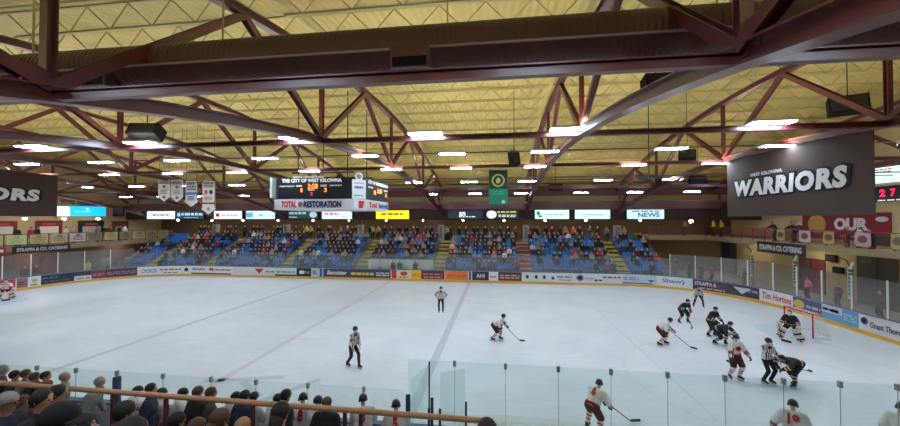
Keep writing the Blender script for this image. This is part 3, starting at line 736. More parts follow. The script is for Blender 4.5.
# seats and crowd blocks
BLK = []
xs = [-42.9] + AISLES + [16.5]
for k in range(len(xs) - 1): BLK.append((xs[k] + (AW / 2 + .05 if k else 0), xs[k + 1] - AW / 2 - .05 if k < 7 else 16.3))
b = MB()
b.box(-.22, .22, -.2, .2, .40, .45, SEATB); b.prism([(-.22, 0), (.22, 0), (.22, .34), (.16, .4), (-.16, .4), (-.22, .34)], (0, .2, .47), (1, 0, 0), (0, .18, .98), (0, .04, 0), SEATB)
b.box(-.05, .05, -.05, .2, .0, .40, SEATB).box(-.03, .03, .17, .24, .36, .6, SEATB)
seat_me = b.mesh('arena_seat')
SEATS, FOLK = [], []
DENS = {0: .35, 1: .85, 2: .95, 3: .98, 4: .95, 5: .92, 6: .68, 7: .62}
rr = random.Random(11)
BOXX = (-12.8, -6.9)
for k, (x0, x1) in enumerate(BLK):
    n = int((x1 - x0) / .52)
    for r in range(NROW):
        for j in range(n):
            x = x0 + .26 + j * .52
            if k == 4 and r < 2: continue
            y = RY + TR * r + .5; z = RZ0 + RI * r
            d = DENS[k] * (.3 if r == 0 else .75 if r == 1 else 1.0 if r < 6 else 1.05)
            if k == 0: d = .3
            cl = .5 + .5 * math.sin(x * 1.3 + r * .9 + k)
            (FOLK if rr.random() < d * (.55 + .6 * cl) else SEATS).append((x, y, z, k, r, j))
near = lambda a: (a[0] ** 2 + a[1] ** 2)
SEATS.sort(key=near)
rest = MB(); so = 0
for i, (x, y, z, k, r, j) in enumerate(SEATS):
    if i < 300:
        o = link('arena_seat', seat_me); o.location = (x, y, z)
        tag(o, 'empty blue seat, far stand block %s from left, row %s, %s seat from left' % (nth(k), nth(r), nth(j)), 'seat', 'empty blue seats of the far stand')
for (x, y, z, k, r, j) in SEATS[300:] + FOLK:
    rest.add([(v.co.x + x, v.co.y + y, v.co.z + z) for v in seat_me.vertices], [tuple(p.vertices) for p in seat_me.polygons], SEATB)
tag(rest.build('arena_seats'), 'remaining blue seats of the far stand, mostly under spectators', 'seats', kind='stuff')
# white timekeeper box in the far stand
t = thing('timekeeper_box', 'long white timekeeper box behind the far boards under the yellow sign', 'booth', (-9.8, 35.2, 0))
MB().box(-3.3, 3.3, .72, .8, .0, 1.95, cm((226, 232, 226))).build('back_panel', t)
for x in (-3.3, -1.1, 1.1, 3.3): MB().box(x - .03, x + .03, 0, .72, 0, 1.9, cm((226, 232, 226))).build('divider', t)
MB().box(-3.3, 3.3, -.1, .1, .9, .96, WHITE).build('counter', t)

# ================================================================== scoreboard
sb = thing('scoreboard', 'centre-hung black scoreboard with a white advertising skirt and orange clock', 'scoreboard', (-10.65, 22.5, 6.65))
X0, X1, Y0, Y1 = -2.6, 2.95, -3.0, 2.3
WS, BK = cm((222, 224, 228)), mat('scoreboard_black', (16, 18, 22), .5)
c = .45
oct_ = [(X0 + c, Y0), (X1 - c, Y0), (X1, Y0 + c + .2), (X1, Y1 - c), (X1 - c, Y1), (X0 + c, Y1), (X0, Y1 - c), (X0, Y0 + c)]
MB().prism(oct_, (0, 0, .62), (1, 0, 0), (0, 1, 0), (0, 0, 1.24), BK).build('display_cabinet', sb)
MB().prism([(x * 1.02, y * 1.02) for x, y in oct_], (0, 0, 0), (1, 0, 0), (0, 1, 0), (0, 0, .6), WS).build('advert_skirt', sb)
b = MB(); b.box(X0 + .5, X1 - .5, Y0 + .5, Y1 - .5, .58, .66, DGREY); b.build('frame', sb)
yf = Y0 - .0
LW = em((235, 235, 235), .25)
b = MB(); lettering(b, 'THE CITY OF WEST KELOWNA', (-1.9, yf - .01, 1.58), (1, 0, 0), (0, 0, 1), 3.7, .22, LW, (0, -1, 0), .05, depth=.015); b.build('lettering', sb)
b = MB(); lettering(b, 'ROYAL LEPAGE PLACE', (-1.2, yf - .01, 1.84), (1, 0, 0), (0, 0, 1), 1.9, .1, LW, (0, -1, 0), .04, depth=.015); b.build('lettering', sb)
b = MB().box(-2.0, 1.7, yf + .0, yf + .06, 1.8, 1.88, BK); b.build('title_rail', sb)
for t_, x, z, w, h in (('HOME PENALTY', -2.05, 1.33, .95, .07), ('HOME', -1.0, 1.33, .36, .1), ('GUEST', .5, 1.33, .4, .1), ('GUEST PENALTY', 1.05, 1.35, .75, .07), ('PERIOD', -.25, 1.1, .4, .07)):
    b = MB(); lettering(b, t_, (x, yf - .01, z), (1, 0, 0), (0, 0, 1), w, h, LW, (0, -1, 0), .03, depth=.015); b.build('lettering', sb)
OR_ = em((255, 150, 60), 1.4)
for t_, x, z, w, h, m in (('3:58', -.28, 1.2, .62, .3, OR_), ('1', -.72, 1.02, .1, .22, OR_), ('3', .72, 1.0, .16, .26, OR_), ('2', -.12, .82, .14, .2, em((230, 50, 110), 1.0))):
    b = MB(); lettering(b, t_, (x, yf - .01, z), (1, 0, 0), (0, 0, 1), w, h, m, (0, -1, 0), .03, depth=.015); b.build('digit', sb)
b = MB(); lettering(b, 'TOTAL', (-1.9, Y0 * 1.02 - .01, .12), (1, 0, 0), (0, 0, 1), .98, .38, cm((200, 48, 60)), (0, -1, 0), .05, depth=.015); b.build('lettering', sb)
b = MB(); lettering(b, 'RESTORATION', (-.5, Y0 * 1.02 - .01, .12), (1, 0, 0), (0, 0, 1), 2.3, .38, cm((38, 58, 108)), (0, -1, 0), .05, depth=.015); b.build('lettering', sb)
b = MB(); b.prism([(-.7 + .17 * math.cos(i * PI / 10), .3 + .17 * math.sin(i * PI / 10)) for i in range(20)], (0, Y0 * 1.02 - .001, 0), (1, 0, 0), (0, 0, 1), (0, -.015, 0), cm((120, 130, 150))); b.prism([(-.7 + .09 * math.cos(i * PI / 2), .3 + .13 * math.sin(i * PI / 2)) for i in range(4)], (0, Y0 * 1.02 - .016, 0), (1, 0, 0), (0, 0, 1), (0, -.01, 0), RDM if False else cm((200, 48, 60))); b.build('logo', sb)
# side face
for t_, y, z, w, h, m, nm in (('CITY OF WEST KELOWNA', -1.9, 1.6, 3.8, .2, LW, 'lettering'), ('HOME', -1.9, 1.33, .8, .1, LW, 'lettering'), ('GUEST', 1.0, 1.33, .9, .1, LW, 'lettering'), ('3:58', -.3, 1.12, .9, .3, OR_, 'digit'), ('1', -.9, 1.0, .3, .24, OR_, 'digit'), ('3', 1.3, .95, .4, .26, OR_, 'digit')):
    b = MB(); lettering(b, t_, (X1 + .01, y, z), (0, 1, 0), (0, 0, 1), w, h, m, (1, 0, 0), .03, depth=.015); b.build(nm, sb)
b = MB(); lettering(b, 'Total', (X1 * 1.02 + .01, -1.9, .14), (0, 1, 0), (0, 0, 1), 1.4, .34, cm((224, 96, 106)), (1, 0, 0), .05, depth=.015); b.build('lettering', sb)
b = MB(); lettering(b, 'Restoration', (X1 * 1.02 + .01, -.2, .14), (0, 1, 0), (0, 0, 1), 2.2, .34, cm((84, 100, 150)), (1, 0, 0), .05, depth=.015); b.build('lettering', sb)
# chamfer panels: white sponsor strip with a round clock on top, red patch below
p0, p1 = V((X1 - c - .12, Y0 - .02, 0)), V((X1 + .04, Y0 + c + .1, 0)); d = (p1 - p0).normalized(); n = V((d.y, -d.x, 0)); w = (p1 - p0).length
cp = MB(); cp.prism([(0.02, .62), (w, .62), (w, 1.72), (.02, 1.72)], p0 + n * .02, d, (0, 0, 1), n * .05, WS); cpo = cp.build('sponsor_panel', sb)
b = MB()
for i, (z, h, cc) in enumerate(((1.46, .12, (150, 150, 156)), (1.16, .22, (70, 92, 120)), (.74, .12, (120, 150, 140)))): bars(b, p0 + n * .07 + d * .15 + V((0, 0, z)), d, (0, 0, 1), w - .3, h, cm(cc), n, 1, i)
b.build('lettering', cpo)
b = MB(); b.prism([(w / 2 + .24 * math.cos(i * PI / 12), 1.9 + .24 * math.sin(i * PI / 12)) for i in range(24)], p0 + n * .02, d, (0, 0, 1), n * .06, WS); b.build('round_emblem', sb)
b = MB(); b.prism([(w / 2 + .14 * math.cos(i * PI / 12), 1.9 + .14 * math.sin(i * PI / 12)) for i in range(24)], p0 + n * .081, d, (0, 0, 1), n * .01, cm((150, 150, 150))); b.build('emblem_ring', sb)
b = MB(); b.prism([(.2, .08), (w - .2, .08), (w - .1, .5), (.1, .5)], p0 + n * .06, d, (0, 0, 1), n * .02, cm((214, 44, 54))); b.build('red_logo', sb)
MB().box(X0 - .04, X0 + .1, Y0 - .05, Y0 + c, .7, 1.86, WS).build('edge_panel', sb)
for x in (-1.6, 1.6):
    for y in (-1.8, 1.4): MB().beam((x, y, 1.84), (x, y, ztop(22.5 + y) - 6.65 + .9), .04, .04, DGREY).build('hanging_rod', sb)
for y in (-1.8, 1.4): MB().beam((-2, y, 2.3), (2.0, y, 2.3), .1, .1, MAROON).build('hanging_beam', sb)

# ================================================================== banners
BANN = mat('banner_fabric', (60, 45, 36), .85, var=.22, scale=.5)
def big_banner(x, y0, y1, z0, z1, face, lab):
    """banner in the plane X = x; face = -1 looks to -X (reads along -Y), +1 looks to +X (reads along +Y)"""
    t = thing('team_banner', lab, 'banner', (x, (y0 + y1) / 2, z0)); W = y1 - y0
    b = MB(); H = z1 - z0; n = 12
    top = lambda y: zbot(y) - .15 - z0
    vs = []
    for i in range(n + 1):
        y = y0 + W * i / n
        for xx in (-.02, .02): vs += [(xx, y - (y0 + y1) / 2, 0), (xx, y - (y0 + y1) / 2, top(y))]
    fs = []
    for i in range(n):
        k = 4 * i; fs += [(k, k + 4, k + 5, k + 1), (k + 2, k + 3, k + 7, k + 6), (k + 1, k + 5, k + 7, k + 3), (k, k + 2, k + 6, k + 4)]
    fs += [(0, 1, 3, 2), (4 * n, 4 * n + 2, 4 * n + 3, 4 * n + 1)]
    b.add(vs, fs, BANN); b.build('banner_cloth', t)
    nx = face; ax = V((0, face, 0)); s0 = -W / 2 * face
    def put(txt, f0, f1, z, h, m, bold, off, nm='lettering', shear=.1):
        q = MB(); lettering(q, txt, V((nx * off, s0 + face * W * f0, z)), ax, (0, 0, 1), W * (f1 - f0), h, m, (nx, 0, 0), bold, shear, depth=.012); q.build(nm, t)
    put('WARRIORS', .065, .905, 1.0, 1.02, BLACK, .12, .035, 'lettering_outline')  # wider black letters behind make the printed outline
    put('WARRIORS', .085, .885, 1.07, .87, cm((206, 204, 204)), .055, .05)
    put('WEST KELOWNA', .24, .5, 2.06, .17, cm((190, 188, 188)), .04, .04)
big_banner(13.2, 14.5, 22.65, 6.25, 9.2, -1, 'big black WARRIORS banner hanging at upper right under a roof truss')
big_banner(-33.2, 13.6, 23.0, 6.3, 9.2, 1, 'big black banner cut off by the left edge, showing ORS')
def pennant(u0, u1, v0, v1, Y, m, lab, deco):
    p, q = at(u0, v1, Y=Y), at(u1, v0, Y=Y); w, h = q.x - p.x, q.z - p.z
    t = thing('championship_pennant', lab, 'pennant', (p.x + w / 2, Y, q.z), 0, 'white pennants hanging from the roof'); k = w * .35
    MB().prism([(-w / 2, 0), (w / 2, 0), (w / 2, -h + k), (0, -h), (-w / 2, -h + k)], (0, 0, 0), (1, 0, 0), (0, 0, 1), (0, .02, 0), m).build('cloth', t)
    MB().beam((-w / 2 - .05, .01, .02), (w / 2 + .05, .01, .02), .04, .04, DGREY).build('hanging_rod', t)
    for sx in (-1, 1): MB().beam((sx * w * .4, .01, .02), (sx * w * .4, .01, ztop(Y) + 1 - q.z), .015, .015, DGREY).build('cord', t)
    for kind, a0, a1, g0, g1, c in deco:
        b = MB(); x0, z0, ww, hh = -w / 2 + w * a0, -h + h * g0, w * (a1 - a0), h * (g1 - g0)
        if kind == 'b': bars(b, (x0, -.002, z0), (1, 0, 0), (0, 0, 1), ww, hh, cm(c), (0, -1, 0), 3, int(u0))
        elif kind == 'r': b.box(x0, x0 + ww, -.01, 0, z0, z0 + hh, cm(c))
        else: b.prism([(x0 + ww / 2 + ww / 2 * math.cos(i * PI / 8), z0 + hh / 2 + hh / 2 * math.sin(i * PI / 8)) for i in range(16)], (0, 0, 0), (1, 0, 0), (0, 0, 1), (0, -.01, 0), cm(c))
        b.build('lettering' if kind == 'b' else 'emblem', t)
PW = mat('pennant_cloth', (226, 222, 212), .9, var=.04)
pennant(158, 170, 179, 201.5, 26, PW, 'leftmost small white pennant with a red emblem', [('b', .12, .88, .78, .95, (110, 104, 100)), ('o', .35, .65, .6, .74, (190, 80, 80)), ('b', .2, .8, .32, .55, (130, 124, 120)), ('o', .38, .62, .12, .26, (110, 100, 104))])
pennant(171, 183, 179.5, 202, 26, PW, 'second small white pennant from the left', [('b', .12, .88, .78, .95, (110, 104, 100)), ('o', .35, .65, .6, .74, (190, 80, 80)), ('b', .2, .8, .32, .55, (130, 124, 120)), ('o', .38, .62, .12, .26, (110, 100, 104))])
pennant(184.5, 198, 180.5, 207, 26, PW, 'white pennant with a blue band and dark border', [('r', 0, .06, .25, 1, (44, 42, 60)), ('r', .94, 1, .25, 1, (44, 42, 60)), ('b', .15, .85, .62, .92, (96, 92, 120)), ('r', .08, .92, .46, .56, (90, 130, 196)), ('b', .25, .75, .24, .42, (60, 66, 96))])
pennant(201.5, 215.5, 181, 214.5, 26, PW, 'longest white pennant with a dark red band', [('r', 0, .05, .2, 1, (150, 30, 60)), ('r', .95, 1, .2, 1, (150, 30, 60)), ('b', .15, .85, .8, .95, (60, 56, 60)), ('o', .2, .42, .6, .74, (190, 90, 90)), ('o', .56, .8, .6, .74, (40, 40, 50)), ('b', .2, .8, .42, .54, (150, 144, 144)), ('r', .05, .95, .31, .36, (196, 30, 76)), ('o', .38, .62, .12, .22, (150, 140, 150))])
# green banner
p, q = at(489, 204.5, Y=23.3), at(507.5, 170.5, Y=23.3); w, h = q.x - p.x, q.z - p.z
t = thing('green_banner', 'long green banner with a round yellow crest hanging right of centre', 'banner', (p.x, 23.3, q.z))
MB().box(0, w, 0, .02, -h, 0, mat('green_cloth', (34, 132, 104), .85)).build('cloth', t)
MB().box(0, w, -.008, 0, -h * .54, 0, mat('dark_green_cloth', (26, 62, 50), .85)).build('upper_field', t)
b = MB(); b.prism([(w / 2 + .42 * math.cos(i * PI / 12), -h * .29 + .42 * math.sin(i * PI / 12)) for i in range(24)], (0, -.009, 0), (1, 0, 0), (0, 0, 1), (0, -.01, 0), cm((196, 190, 96))); cr = b.build('crest', t)
b = MB(); b.prism([(w / 2 + .32 * math.cos(i * PI / 12), -h * .29 + .32 * math.sin(i * PI / 12)) for i in range(24)], (0, -.02, 0), (1, 0, 0), (0, 0, 1), (0, -.008, 0), cm((30, 70, 54))); b.build('crest_ring', cr)
b = MB(); b.prism([(w / 2 - .12, -h * .37), (w / 2 + .1, -h * .37), (w / 2 + .16, -h * .27), (w / 2 + .02, -h * .2), (w / 2 - .14, -h * .26)], (0, -.029, 0), (1, 0, 0), (0, 0, 1), (0, -.008, 0), cm((206, 196, 90))); b.build('crest_figure', cr)
b = MB(); bars(b, (w * .15, -.009, -h * .72), (1, 0, 0), (0, 0, 1), w * .7, h * .12, cm((60, 160, 130)), (0, -1, 0), 2, 3); b.build('lettering', t)
b = MB(); b.prism([(w * .78 + .12 * math.cos(i * PI / 8), -h * .92 + .12 * math.sin(i * PI / 8)) for i in range(16)], (0, -.001, 0), (1, 0, 0), (0, 0, 1), (0, -.01, 0), cm((190, 220, 210))); b.build('small_emblem', t)
MB().beam((-.05, .01, .02), (w + .05, .01, .02), .04, .04, DGREY).build('hanging_rod', t)
for sx in (.1, .9): MB().beam((w * sx, .01, .02), (w * sx, -.24, 9.6 - q.z), .015, .015, DGREY).build('cord', t)

# ================================================================== BALCONIES, END WALLS, SPEAKERS
def railing(pts, h, step, m, lab, panel=None):
    """railing along a polyline: top rail, bottom rail, posts and thin pickets"""
    t = thing('balcony_railing', lab, 'railing', pts[0]); o = V(pts[0])
    for p, q in zip(pts, pts[1:]):
        p, q = V(p) - o, V(q) - o; Ln = (q - p).length; n = max(1, int(Ln / step))
        MB().beam(p + V((0, 0, h)), q + V((0, 0, h)), .06, .06, m).build('top_rail', t)
        MB().beam(p + V((0, 0, .12)), q + V((0, 0, .12)), .04, .04, m).build('bottom_rail', t)
        for i in range(n + 1):
            c = p.lerp(q, i / n); MB().beam(c, c + V((0, 0, h)), .05, .05, m).build('railing_post', t)
        if panel:
            d = (q - p).normalized(); nn = V((d.y, -d.x, 0))
            MB().beam(p + V((0, 0, h * .55)), q + V((0, 0, h * .55)), .012, h * .8, panel).build('infill_panel', t)
    return t
RRAIL = cm((150, 44, 50)); 
INFL = glass_mat('railing_mesh', (.80, .62, .62), .05, .5)
railing([(16.6, 42.15, 4.25), (22.4, 42.15, 4.25), (22.4, 12.2, 4.25)], 1.05, 1.4, RRAIL, 'dark red balcony railing along the right side and far right corner', INFL)
railing([(-43.3, 42.2, 3.6), (-43.3, 15, 3.6)], 1.1, 1.55, cm((120, 66, 54)), 'dark wooden balcony railing with posters on the left side')
# posters on the left railing
PC = [((196, 184, 120), (150, 140, 100)), ((170, 190, 190), (210, 224, 224)), ((176, 160, 134), (140, 130, 118)), ((204, 196, 126), (76, 150, 66)), ((200, 200, 150), (170, 180, 130)), ((196, 176, 130), (180, 130, 90)), ((196, 180, 140), (150, 110, 90)), ((196, 196, 204), (160, 100, 110)), ((140, 126, 104), (120, 104, 86)), ((180, 176, 120), (150, 140, 100)), ((150, 140, 110), (110, 100, 90)), ((190, 180, 140), (120, 130, 90)), ((160, 150, 130), (120, 110, 100)), ((180, 170, 130), (140, 120, 90))]
n = 18
for i in range(n - 2):
    y0 = 42.2 - 27.2 / 17 * (i + 1) + .12; y1 = y0 + 27.2 / 17 - .24
    a, c_ = PC[(13 - i) % 14]
    t = thing('railing_poster', '%s small poster from the far end, hung on the left balcony railing' % nth(i), 'poster', (-43.24, (y0 + y1) / 2, 3.78), 0, 'posters along the left balcony railing')
    w = (y1 - y0) / 2; MB().box(0, .03, -w, w, 0, .85, cm(a)).build('sheet', t)
    b = MB(); bars(b, (.03, -w * .7, .12), (0, 1, 0), (0, 0, 1), w * 1.4, .5, cm(c_), (1, 0, 0), 3, i); b.build('lettering', t)
    b = MB(); b.prism([(.22 * math.cos(k * PI / 6), .66 + .12 * math.sin(k * PI / 6)) for k in range(12)], (.03, 0, 0), (0, 1, 0), (0, 0, 1), (.01, 0, 0), cm(c_)); b.build('logo', t)
def wallsign(name, lab, cat, x, u0, u1, v0, v1, m, face, items=(), th=.05):
    """a sign on the plane X = x spanning the given picture box at that wall; face +1 looks to +X"""
    a, c_ = at(u0, (v0 + v1) / 2, X=x), at(u1, (v0 + v1) / 2, X=x); vm = at((u0 + u1) / 2, v0, X=x), at((u0 + u1) / 2, v1, X=x)
    y0, y1 = sorted((a.y, c_.y)); z0, z1 = vm[1].z, vm[0].z
    t = thing(name, lab, cat, (x, (y0 + y1) / 2, z0)); w, h = y1 - y0, z1 - z0
    xx = sorted((0, face * th)); s = MB().box(xx[0], xx[1], -w / 2, w / 2, 0, h, m).build('sign_board', t)
    ay = V((0, face, 0)); s0 = -face * w / 2
    for it in items:
        b = MB(); k = it[0]; p = V((face * th, s0 + face * w * it[1], h * it[3])); ww, hh = w * (it[2] - it[1]), h * (it[4] - it[3]); c = it[5]
        if k == 't': lettering(b, it[6], p, ay, (0, 0, 1), ww, hh, c, (face, 0, 0), .05, depth=.02)
        elif k == 'b': bars(b, p, ay, (0, 0, 1), ww, hh, c, (face, 0, 0), it[6], int(u0))
        elif k == 'r': b.prism([(0, 0), (ww, 0), (ww, hh), (0, hh)], p, ay, (0, 0, 1), (face * .02, 0, 0), c)
        elif k == 'o': b.prism([(ww / 2 + ww / 2 * math.cos(i * PI / 10), hh / 2 + hh / 2 * math.sin(i * PI / 10)) for i in range(20)], p, ay, (0, 0, 1), (face * .02, 0, 0), c)
        b.build({'t': 'lettering', 'b': 'lettering'}.get(k, 'panel'), s)
    return t
LWX = -49.98
wallsign('video_screen', 'bright cyan lit screen on the upper left wall', 'screen', LWX, 70.5, 105, 206.5, 216, em((20, 178, 236), 1.3), 1, [('b', .08, .6, .35, .55, em((140, 220, 246), 1.0), 1), ('o', .4, .48, .6, .85, em((200, 240, 250), 1.2))], .12)
wallsign('video_screen', 'small white lit screen beside the cyan one on the left wall', 'screen', LWX, 57, 69, 206.5, 216, em((214, 240, 246), 1.3), 1, [('b', .2, .8, .3, .6, em((170, 210, 220), 1), 2)], .12)
b = wallsign('wall_lettering', 'row of small dark letters on the wall above the cyan screen', 'lettering', LWX, 60, 104, 200, 205, CREAML, 1, [('t', .02, .32, .1, .9, cm((120, 60, 40)), 'ROYAL'), ('t', .37, .66, .1, .9, cm((110, 56, 50)), 'LEPAGE'), ('t', .7, .98, .1, .9, cm((96, 56, 44)), 'PLACE')], .01)
for k, (u0, u1, v0, v1, c1, c2, nm) in enumerate(((-14, 17, 221, 235, (120, 34, 44), (206, 206, 206), 'dark red team board with a white panel at the left edge, above the railing'), (35, 62, 220.5, 235, (120, 30, 40), (216, 206, 206), 'red and white team board on the left wall, second from the left'), (78, 104, 220.5, 235, (26, 24, 28), (170, 170, 180), 'black team board on the left wall below the cyan screen'), (112, 128, 221, 234, (96, 60, 50), (150, 140, 130), 'small brown team board near the far end of the left wall'))):
    wallsign('team_board', nm, 'board', LWX, u0, u1, v0, v1, cm(c1), 1, [('r', .15, .85, .05, .6, cm(c2)), ('b', .22, .78, .2, .5, cm((60, 50, 70)), 2), ('r', .25, .75, .68, .82, cm((c2[0] - 20, 60, 60)))])
DL2 = em((255, 238, 206), 3.0)
DL2.node_tree.nodes['Principled BSDF'].inputs['Emission Strength'].default_value = 45
for k, u in enumerate((25, 64, 98)):
    p = at(u, 218.8, X=-48.5); t = tag(MB().ell((0, 0, 0), (.2, .2, .1), DL2, 10, 6).tube([(0, 0, .05), (0, 0, .12), (-1.5, 0, .12)], .03, WHITE, 8).build('downlight'), '%s round lamp from the left over the left lounge' % nth(k), 'ceiling light', 'round lamps over the left lounge'); t.location = p
    
# signs hung on the balcony edges
def edge_sign(name, x, y0, y1, z0, z1, face, txt, lab):
    t = thing(name, lab, 'sign', (x, (y0 + y1) / 2, z0)); w, h = y1 - y0, z1 - z0; xx = sorted((0, face * .06))
    MB().box(xx[0], xx[1], -w / 2, w / 2, 0, h, mat('charcoal_board', (36, 36, 40), .6)).build('sign_board', t)
    b = MB(); lettering(b, txt, (face * .06, -face * w * .44, h * .25), (0, face, 0), (0, 0, 1), w * .88, h * .5, cm((196, 196, 204)), (face, 0, 0), .04, depth=.02); b.build('lettering', t)
a, c_ = at(12, 252, X=-43.2), at(70, 244, X=-43.2)
edge_sign('balcony_sign', -43.19, a.y, c_.y, 2.95, 3.6, 1, 'STRAPPA & CO. CATERING', 'long dark sign with white letters on the left balcony edge')
a, c_ = at(758, 246, X=22.3), at(806, 251, X=22.3)
edge_sign('balcony_sign', 22.29, c_.y, a.y, 3.3, 4.2, -1, 'STRAPPA & CO. CATERING', 'long dark sign with white letters on the right balcony edge')
t = tag(MB().box(-.0, .06, -.5, .5, 0, .6, cm((190, 40, 60))).box(.06, .075, -.3, .3, .18, .42, WHITE).build('small_sign'), 'small red and white sign at the left end of the balcony edge', 'sign'); t.location = (-43.19, at(-2, 250, X=-43.2).y, 3.0)
RWX = 27.98
wallsign('video_screen', 'white lit screen at the upper right edge', 'screen', RWX, 872.5, 925, 163, 181.5, em((206, 240, 240), 1.2), -1, [('b', .1, .45, .55, .8, em((200, 90, 110), .8), 2), ('r', .0, 1, .86, 1, DGREY)], .15)
wallsign('video_screen', 'lower dark screen with red digits at the right edge', 'screen', RWX, 872.5, 925, 185, 201, em((40, 30, 44), .3), -1, [('r', .0, .08, .1, .8, em((206, 236, 240), 1)), ('t', .2, .32, .3, .8, em((226, 40, 80), 1.3), '2'), ('t', .42, .52, .3, .8, em((226, 40, 80), 1.3), '7'), ('b', .16, .9, .02, .14, em((230, 230, 230), .8), 1)], .15)
OW = cm((224, 214, 216)); MR2 = cm((128, 32, 44))
wallsign('wall_banner', 'dark red wall banner with large white word OUR on the right', 'banner', RWX, 803, 892, 213, 240, MR2, -1, [('t', .42, .79, .36, .82, OW, 'OUR'), ('o', .08, .32, .2, .95, cm((190, 150, 84))), ('b', .5, .95, .08, .2, cm((206, 170, 90)), 1), ('o', .86, .98, .68, .86, OW)])
for k, (u, cA, cB) in enumerate(((781, (176, 164, 110), (110, 86, 64)), (805, (186, 180, 178), (130, 60, 64)), (829, (174, 160, 100), (110, 70, 60)), (863, (170, 166, 168), (120, 60, 66)), (899, (164, 164, 104), (110, 100, 76)))):
    p = at(u, 240, X=22.33); w = .42 + .1 * (k % 2)
    t = thing('railing_poster', '%s poster from the left on the red right balcony railing' % nth(k), 'poster', (22.33, p.y, 4.4), 0, 'posters on the right balcony railing')
    MB().prism([(-w, .1), (-w * .6, 0), (w * .6, 0), (w, .1), (w * .9, .85), (-w * .9, .85)], (0, 0, 0), (0, -1, 0), (0, 0, 1), (-.03, 0, 0), cm(cA)).build('sheet', t)
    b = MB(); b.prism([(.3 * math.cos(i * PI / 8), .45 + .24 * math.sin(i * PI / 8)) for i in range(16)], (-.03, 0, 0), (0, -1, 0), (0, 0, 1), (-.015, 0, 0), cm(cB)); b.build('emblem', t)
# lamps on the right
for k, (u, v) in enumerate(((691, 219.5), (725, 215.5), (746, 214.5))):
    p = at(u, v, Y=44.5); p.z = min(p.z, 5.84) if k == 0 else p.z; t = tag(MB().ell((0, 0, 0), (.2, .2, .16), DL2, 10, 6).tube([(0, 0, .1), (0, 0, .19 if k == 0 else .6)], .03, WHITE, 8).build('round_lamp'), '%s round warm lamp from the left in the far right corner' % nth(k), 'ceiling light', 'round lamps in the far right corner'); t.location = p
tag(MB().box(16.5, 27.9, 44.2, 44.8, 7.3, 7.5, MAROON).build('lamp_beam'), 'maroon beam over the far right corner', 'beam')
# things under the right balcony
for k, (u, y) in enumerate(((753, 0), (796, 0), (852, 0))):
    p = at(u, 270, X=21.9); lean = .9
    t = thing('feather_flag', '%s tall curved white flag from the left behind the right end boards' % nth(k), 'flag', (21.9, p.y, -.11), 0, 'curved white flags behind the right boards')
    pts = [(0, 0, 0), (0, 0, 2.4), (0, .08, 3.1), (0, .35, 3.6), (0, .75, 3.75)]
    b = MB(); b.tube(pts, .035, cm((40, 44, 44)), 8); b.build('flag_pole', t)
    MB().prism([(-.28, 1.2), (.0, 1.2), (.0, 3.1), (.2, 3.55), (.0, 3.5), (-.28, 3.0)], (-.02, 0, 0), (0, -1, 0), (0, 0, 1), (-.01, 0, 0), cm((196, 204, 200))).build('flag_cloth', t)
    b = MB(); bars(b, (-.045, .2, 1.4), (0, -1, 0), (0, 0, 1), .36, 1.7, cm((50, 60, 66)), (-1, 0, 0), 7, k); b.build('lettering', t)
for k, (u0, u1, v0, v1, c1, lab) in enumerate(((722, 737, 262, 296, (70, 66, 66), 'grey door under the right balcony, left one'), (800, 826, 276, 310, (92, 40, 48), 'maroon door leaves under the right balcony behind the goal'), (858, 900, 258, 330, (44, 46, 44), 'dark doorway opening at the right under the balcony'))):
    t = wallsign('service_door', lab, 'door', 26.38, u0, u1, v0, v1, cm(c1), -1, [('r', .48, .52, 0, 1, cm((40, 36, 36))), ('r', .1, .4, .6, .9, cm((60, 60, 64)))], .06)
    t.location.z = -.1
for k, (u, v, s) in enumerate(((830, 258, .45), (837, 270, .4))):
    p = at(u, v, X=26.2); t = tag(MB().box(0, .18, -s, s, -s * .6, s * .6, BLACK).box(-.01, 0, -s * .85, s * .85, -s * .45, s * .45, cm((30, 34, 38), .3)).build('wall_monitor'), ['black monitor high under the right balcony', 'smaller black monitor below the other under the right balcony'][k], 'monitor'); t.location = p
struct(MB().box(22.6, 26.4, 12, 46, 3.80, 3.85, cm((196, 180, 120))), 'ceiling_right_underside')
for i in range(4):  # lamps added out of view to brighten the space under the balcony
    t = tag(MB().ell((0, 0, 0), (.14, .14, .08), DL, 10, 6).build('downlight'), '%s added unseen lamp from the near end under the right balcony' % nth(i), 'ceiling light', 'added lamps under the right balcony'); t.location = (24.6, 18 + 7.5 * i, 3.74)
for i in range(3):  # hidden lamps added to light the area below the left balcony
    t = tag(MB().ell((0, 0, 0), (.14, .14, .08), DL, 10, 6).build('downlight'), '%s added unseen lamp from the near end under the left balcony' % nth(i), 'ceiling light', 'added lamps under the left balcony'); t.location = (-45, 22 + 8 * i, 3.14)
# wall boards under the left balcony
for k, (u0, u1, c1) in enumerate(((3, 14, (84, 70, 66)), (22, 34, (110, 60, 56)), (40, 52, (92, 50, 50)), (100, 112, (120, 110, 100)))):
    t = wallsign('wall_panel', '%s reddish panel from the left on the wall under the left balcony' % nth(k), 'panel', -46.39, u0, u1, 257, 272, cm(c1), 1, [('r', .2, .8, .5, .9, cm((c1[0] + 30, c1[1] + 20, c1[2] + 20)))], .04)

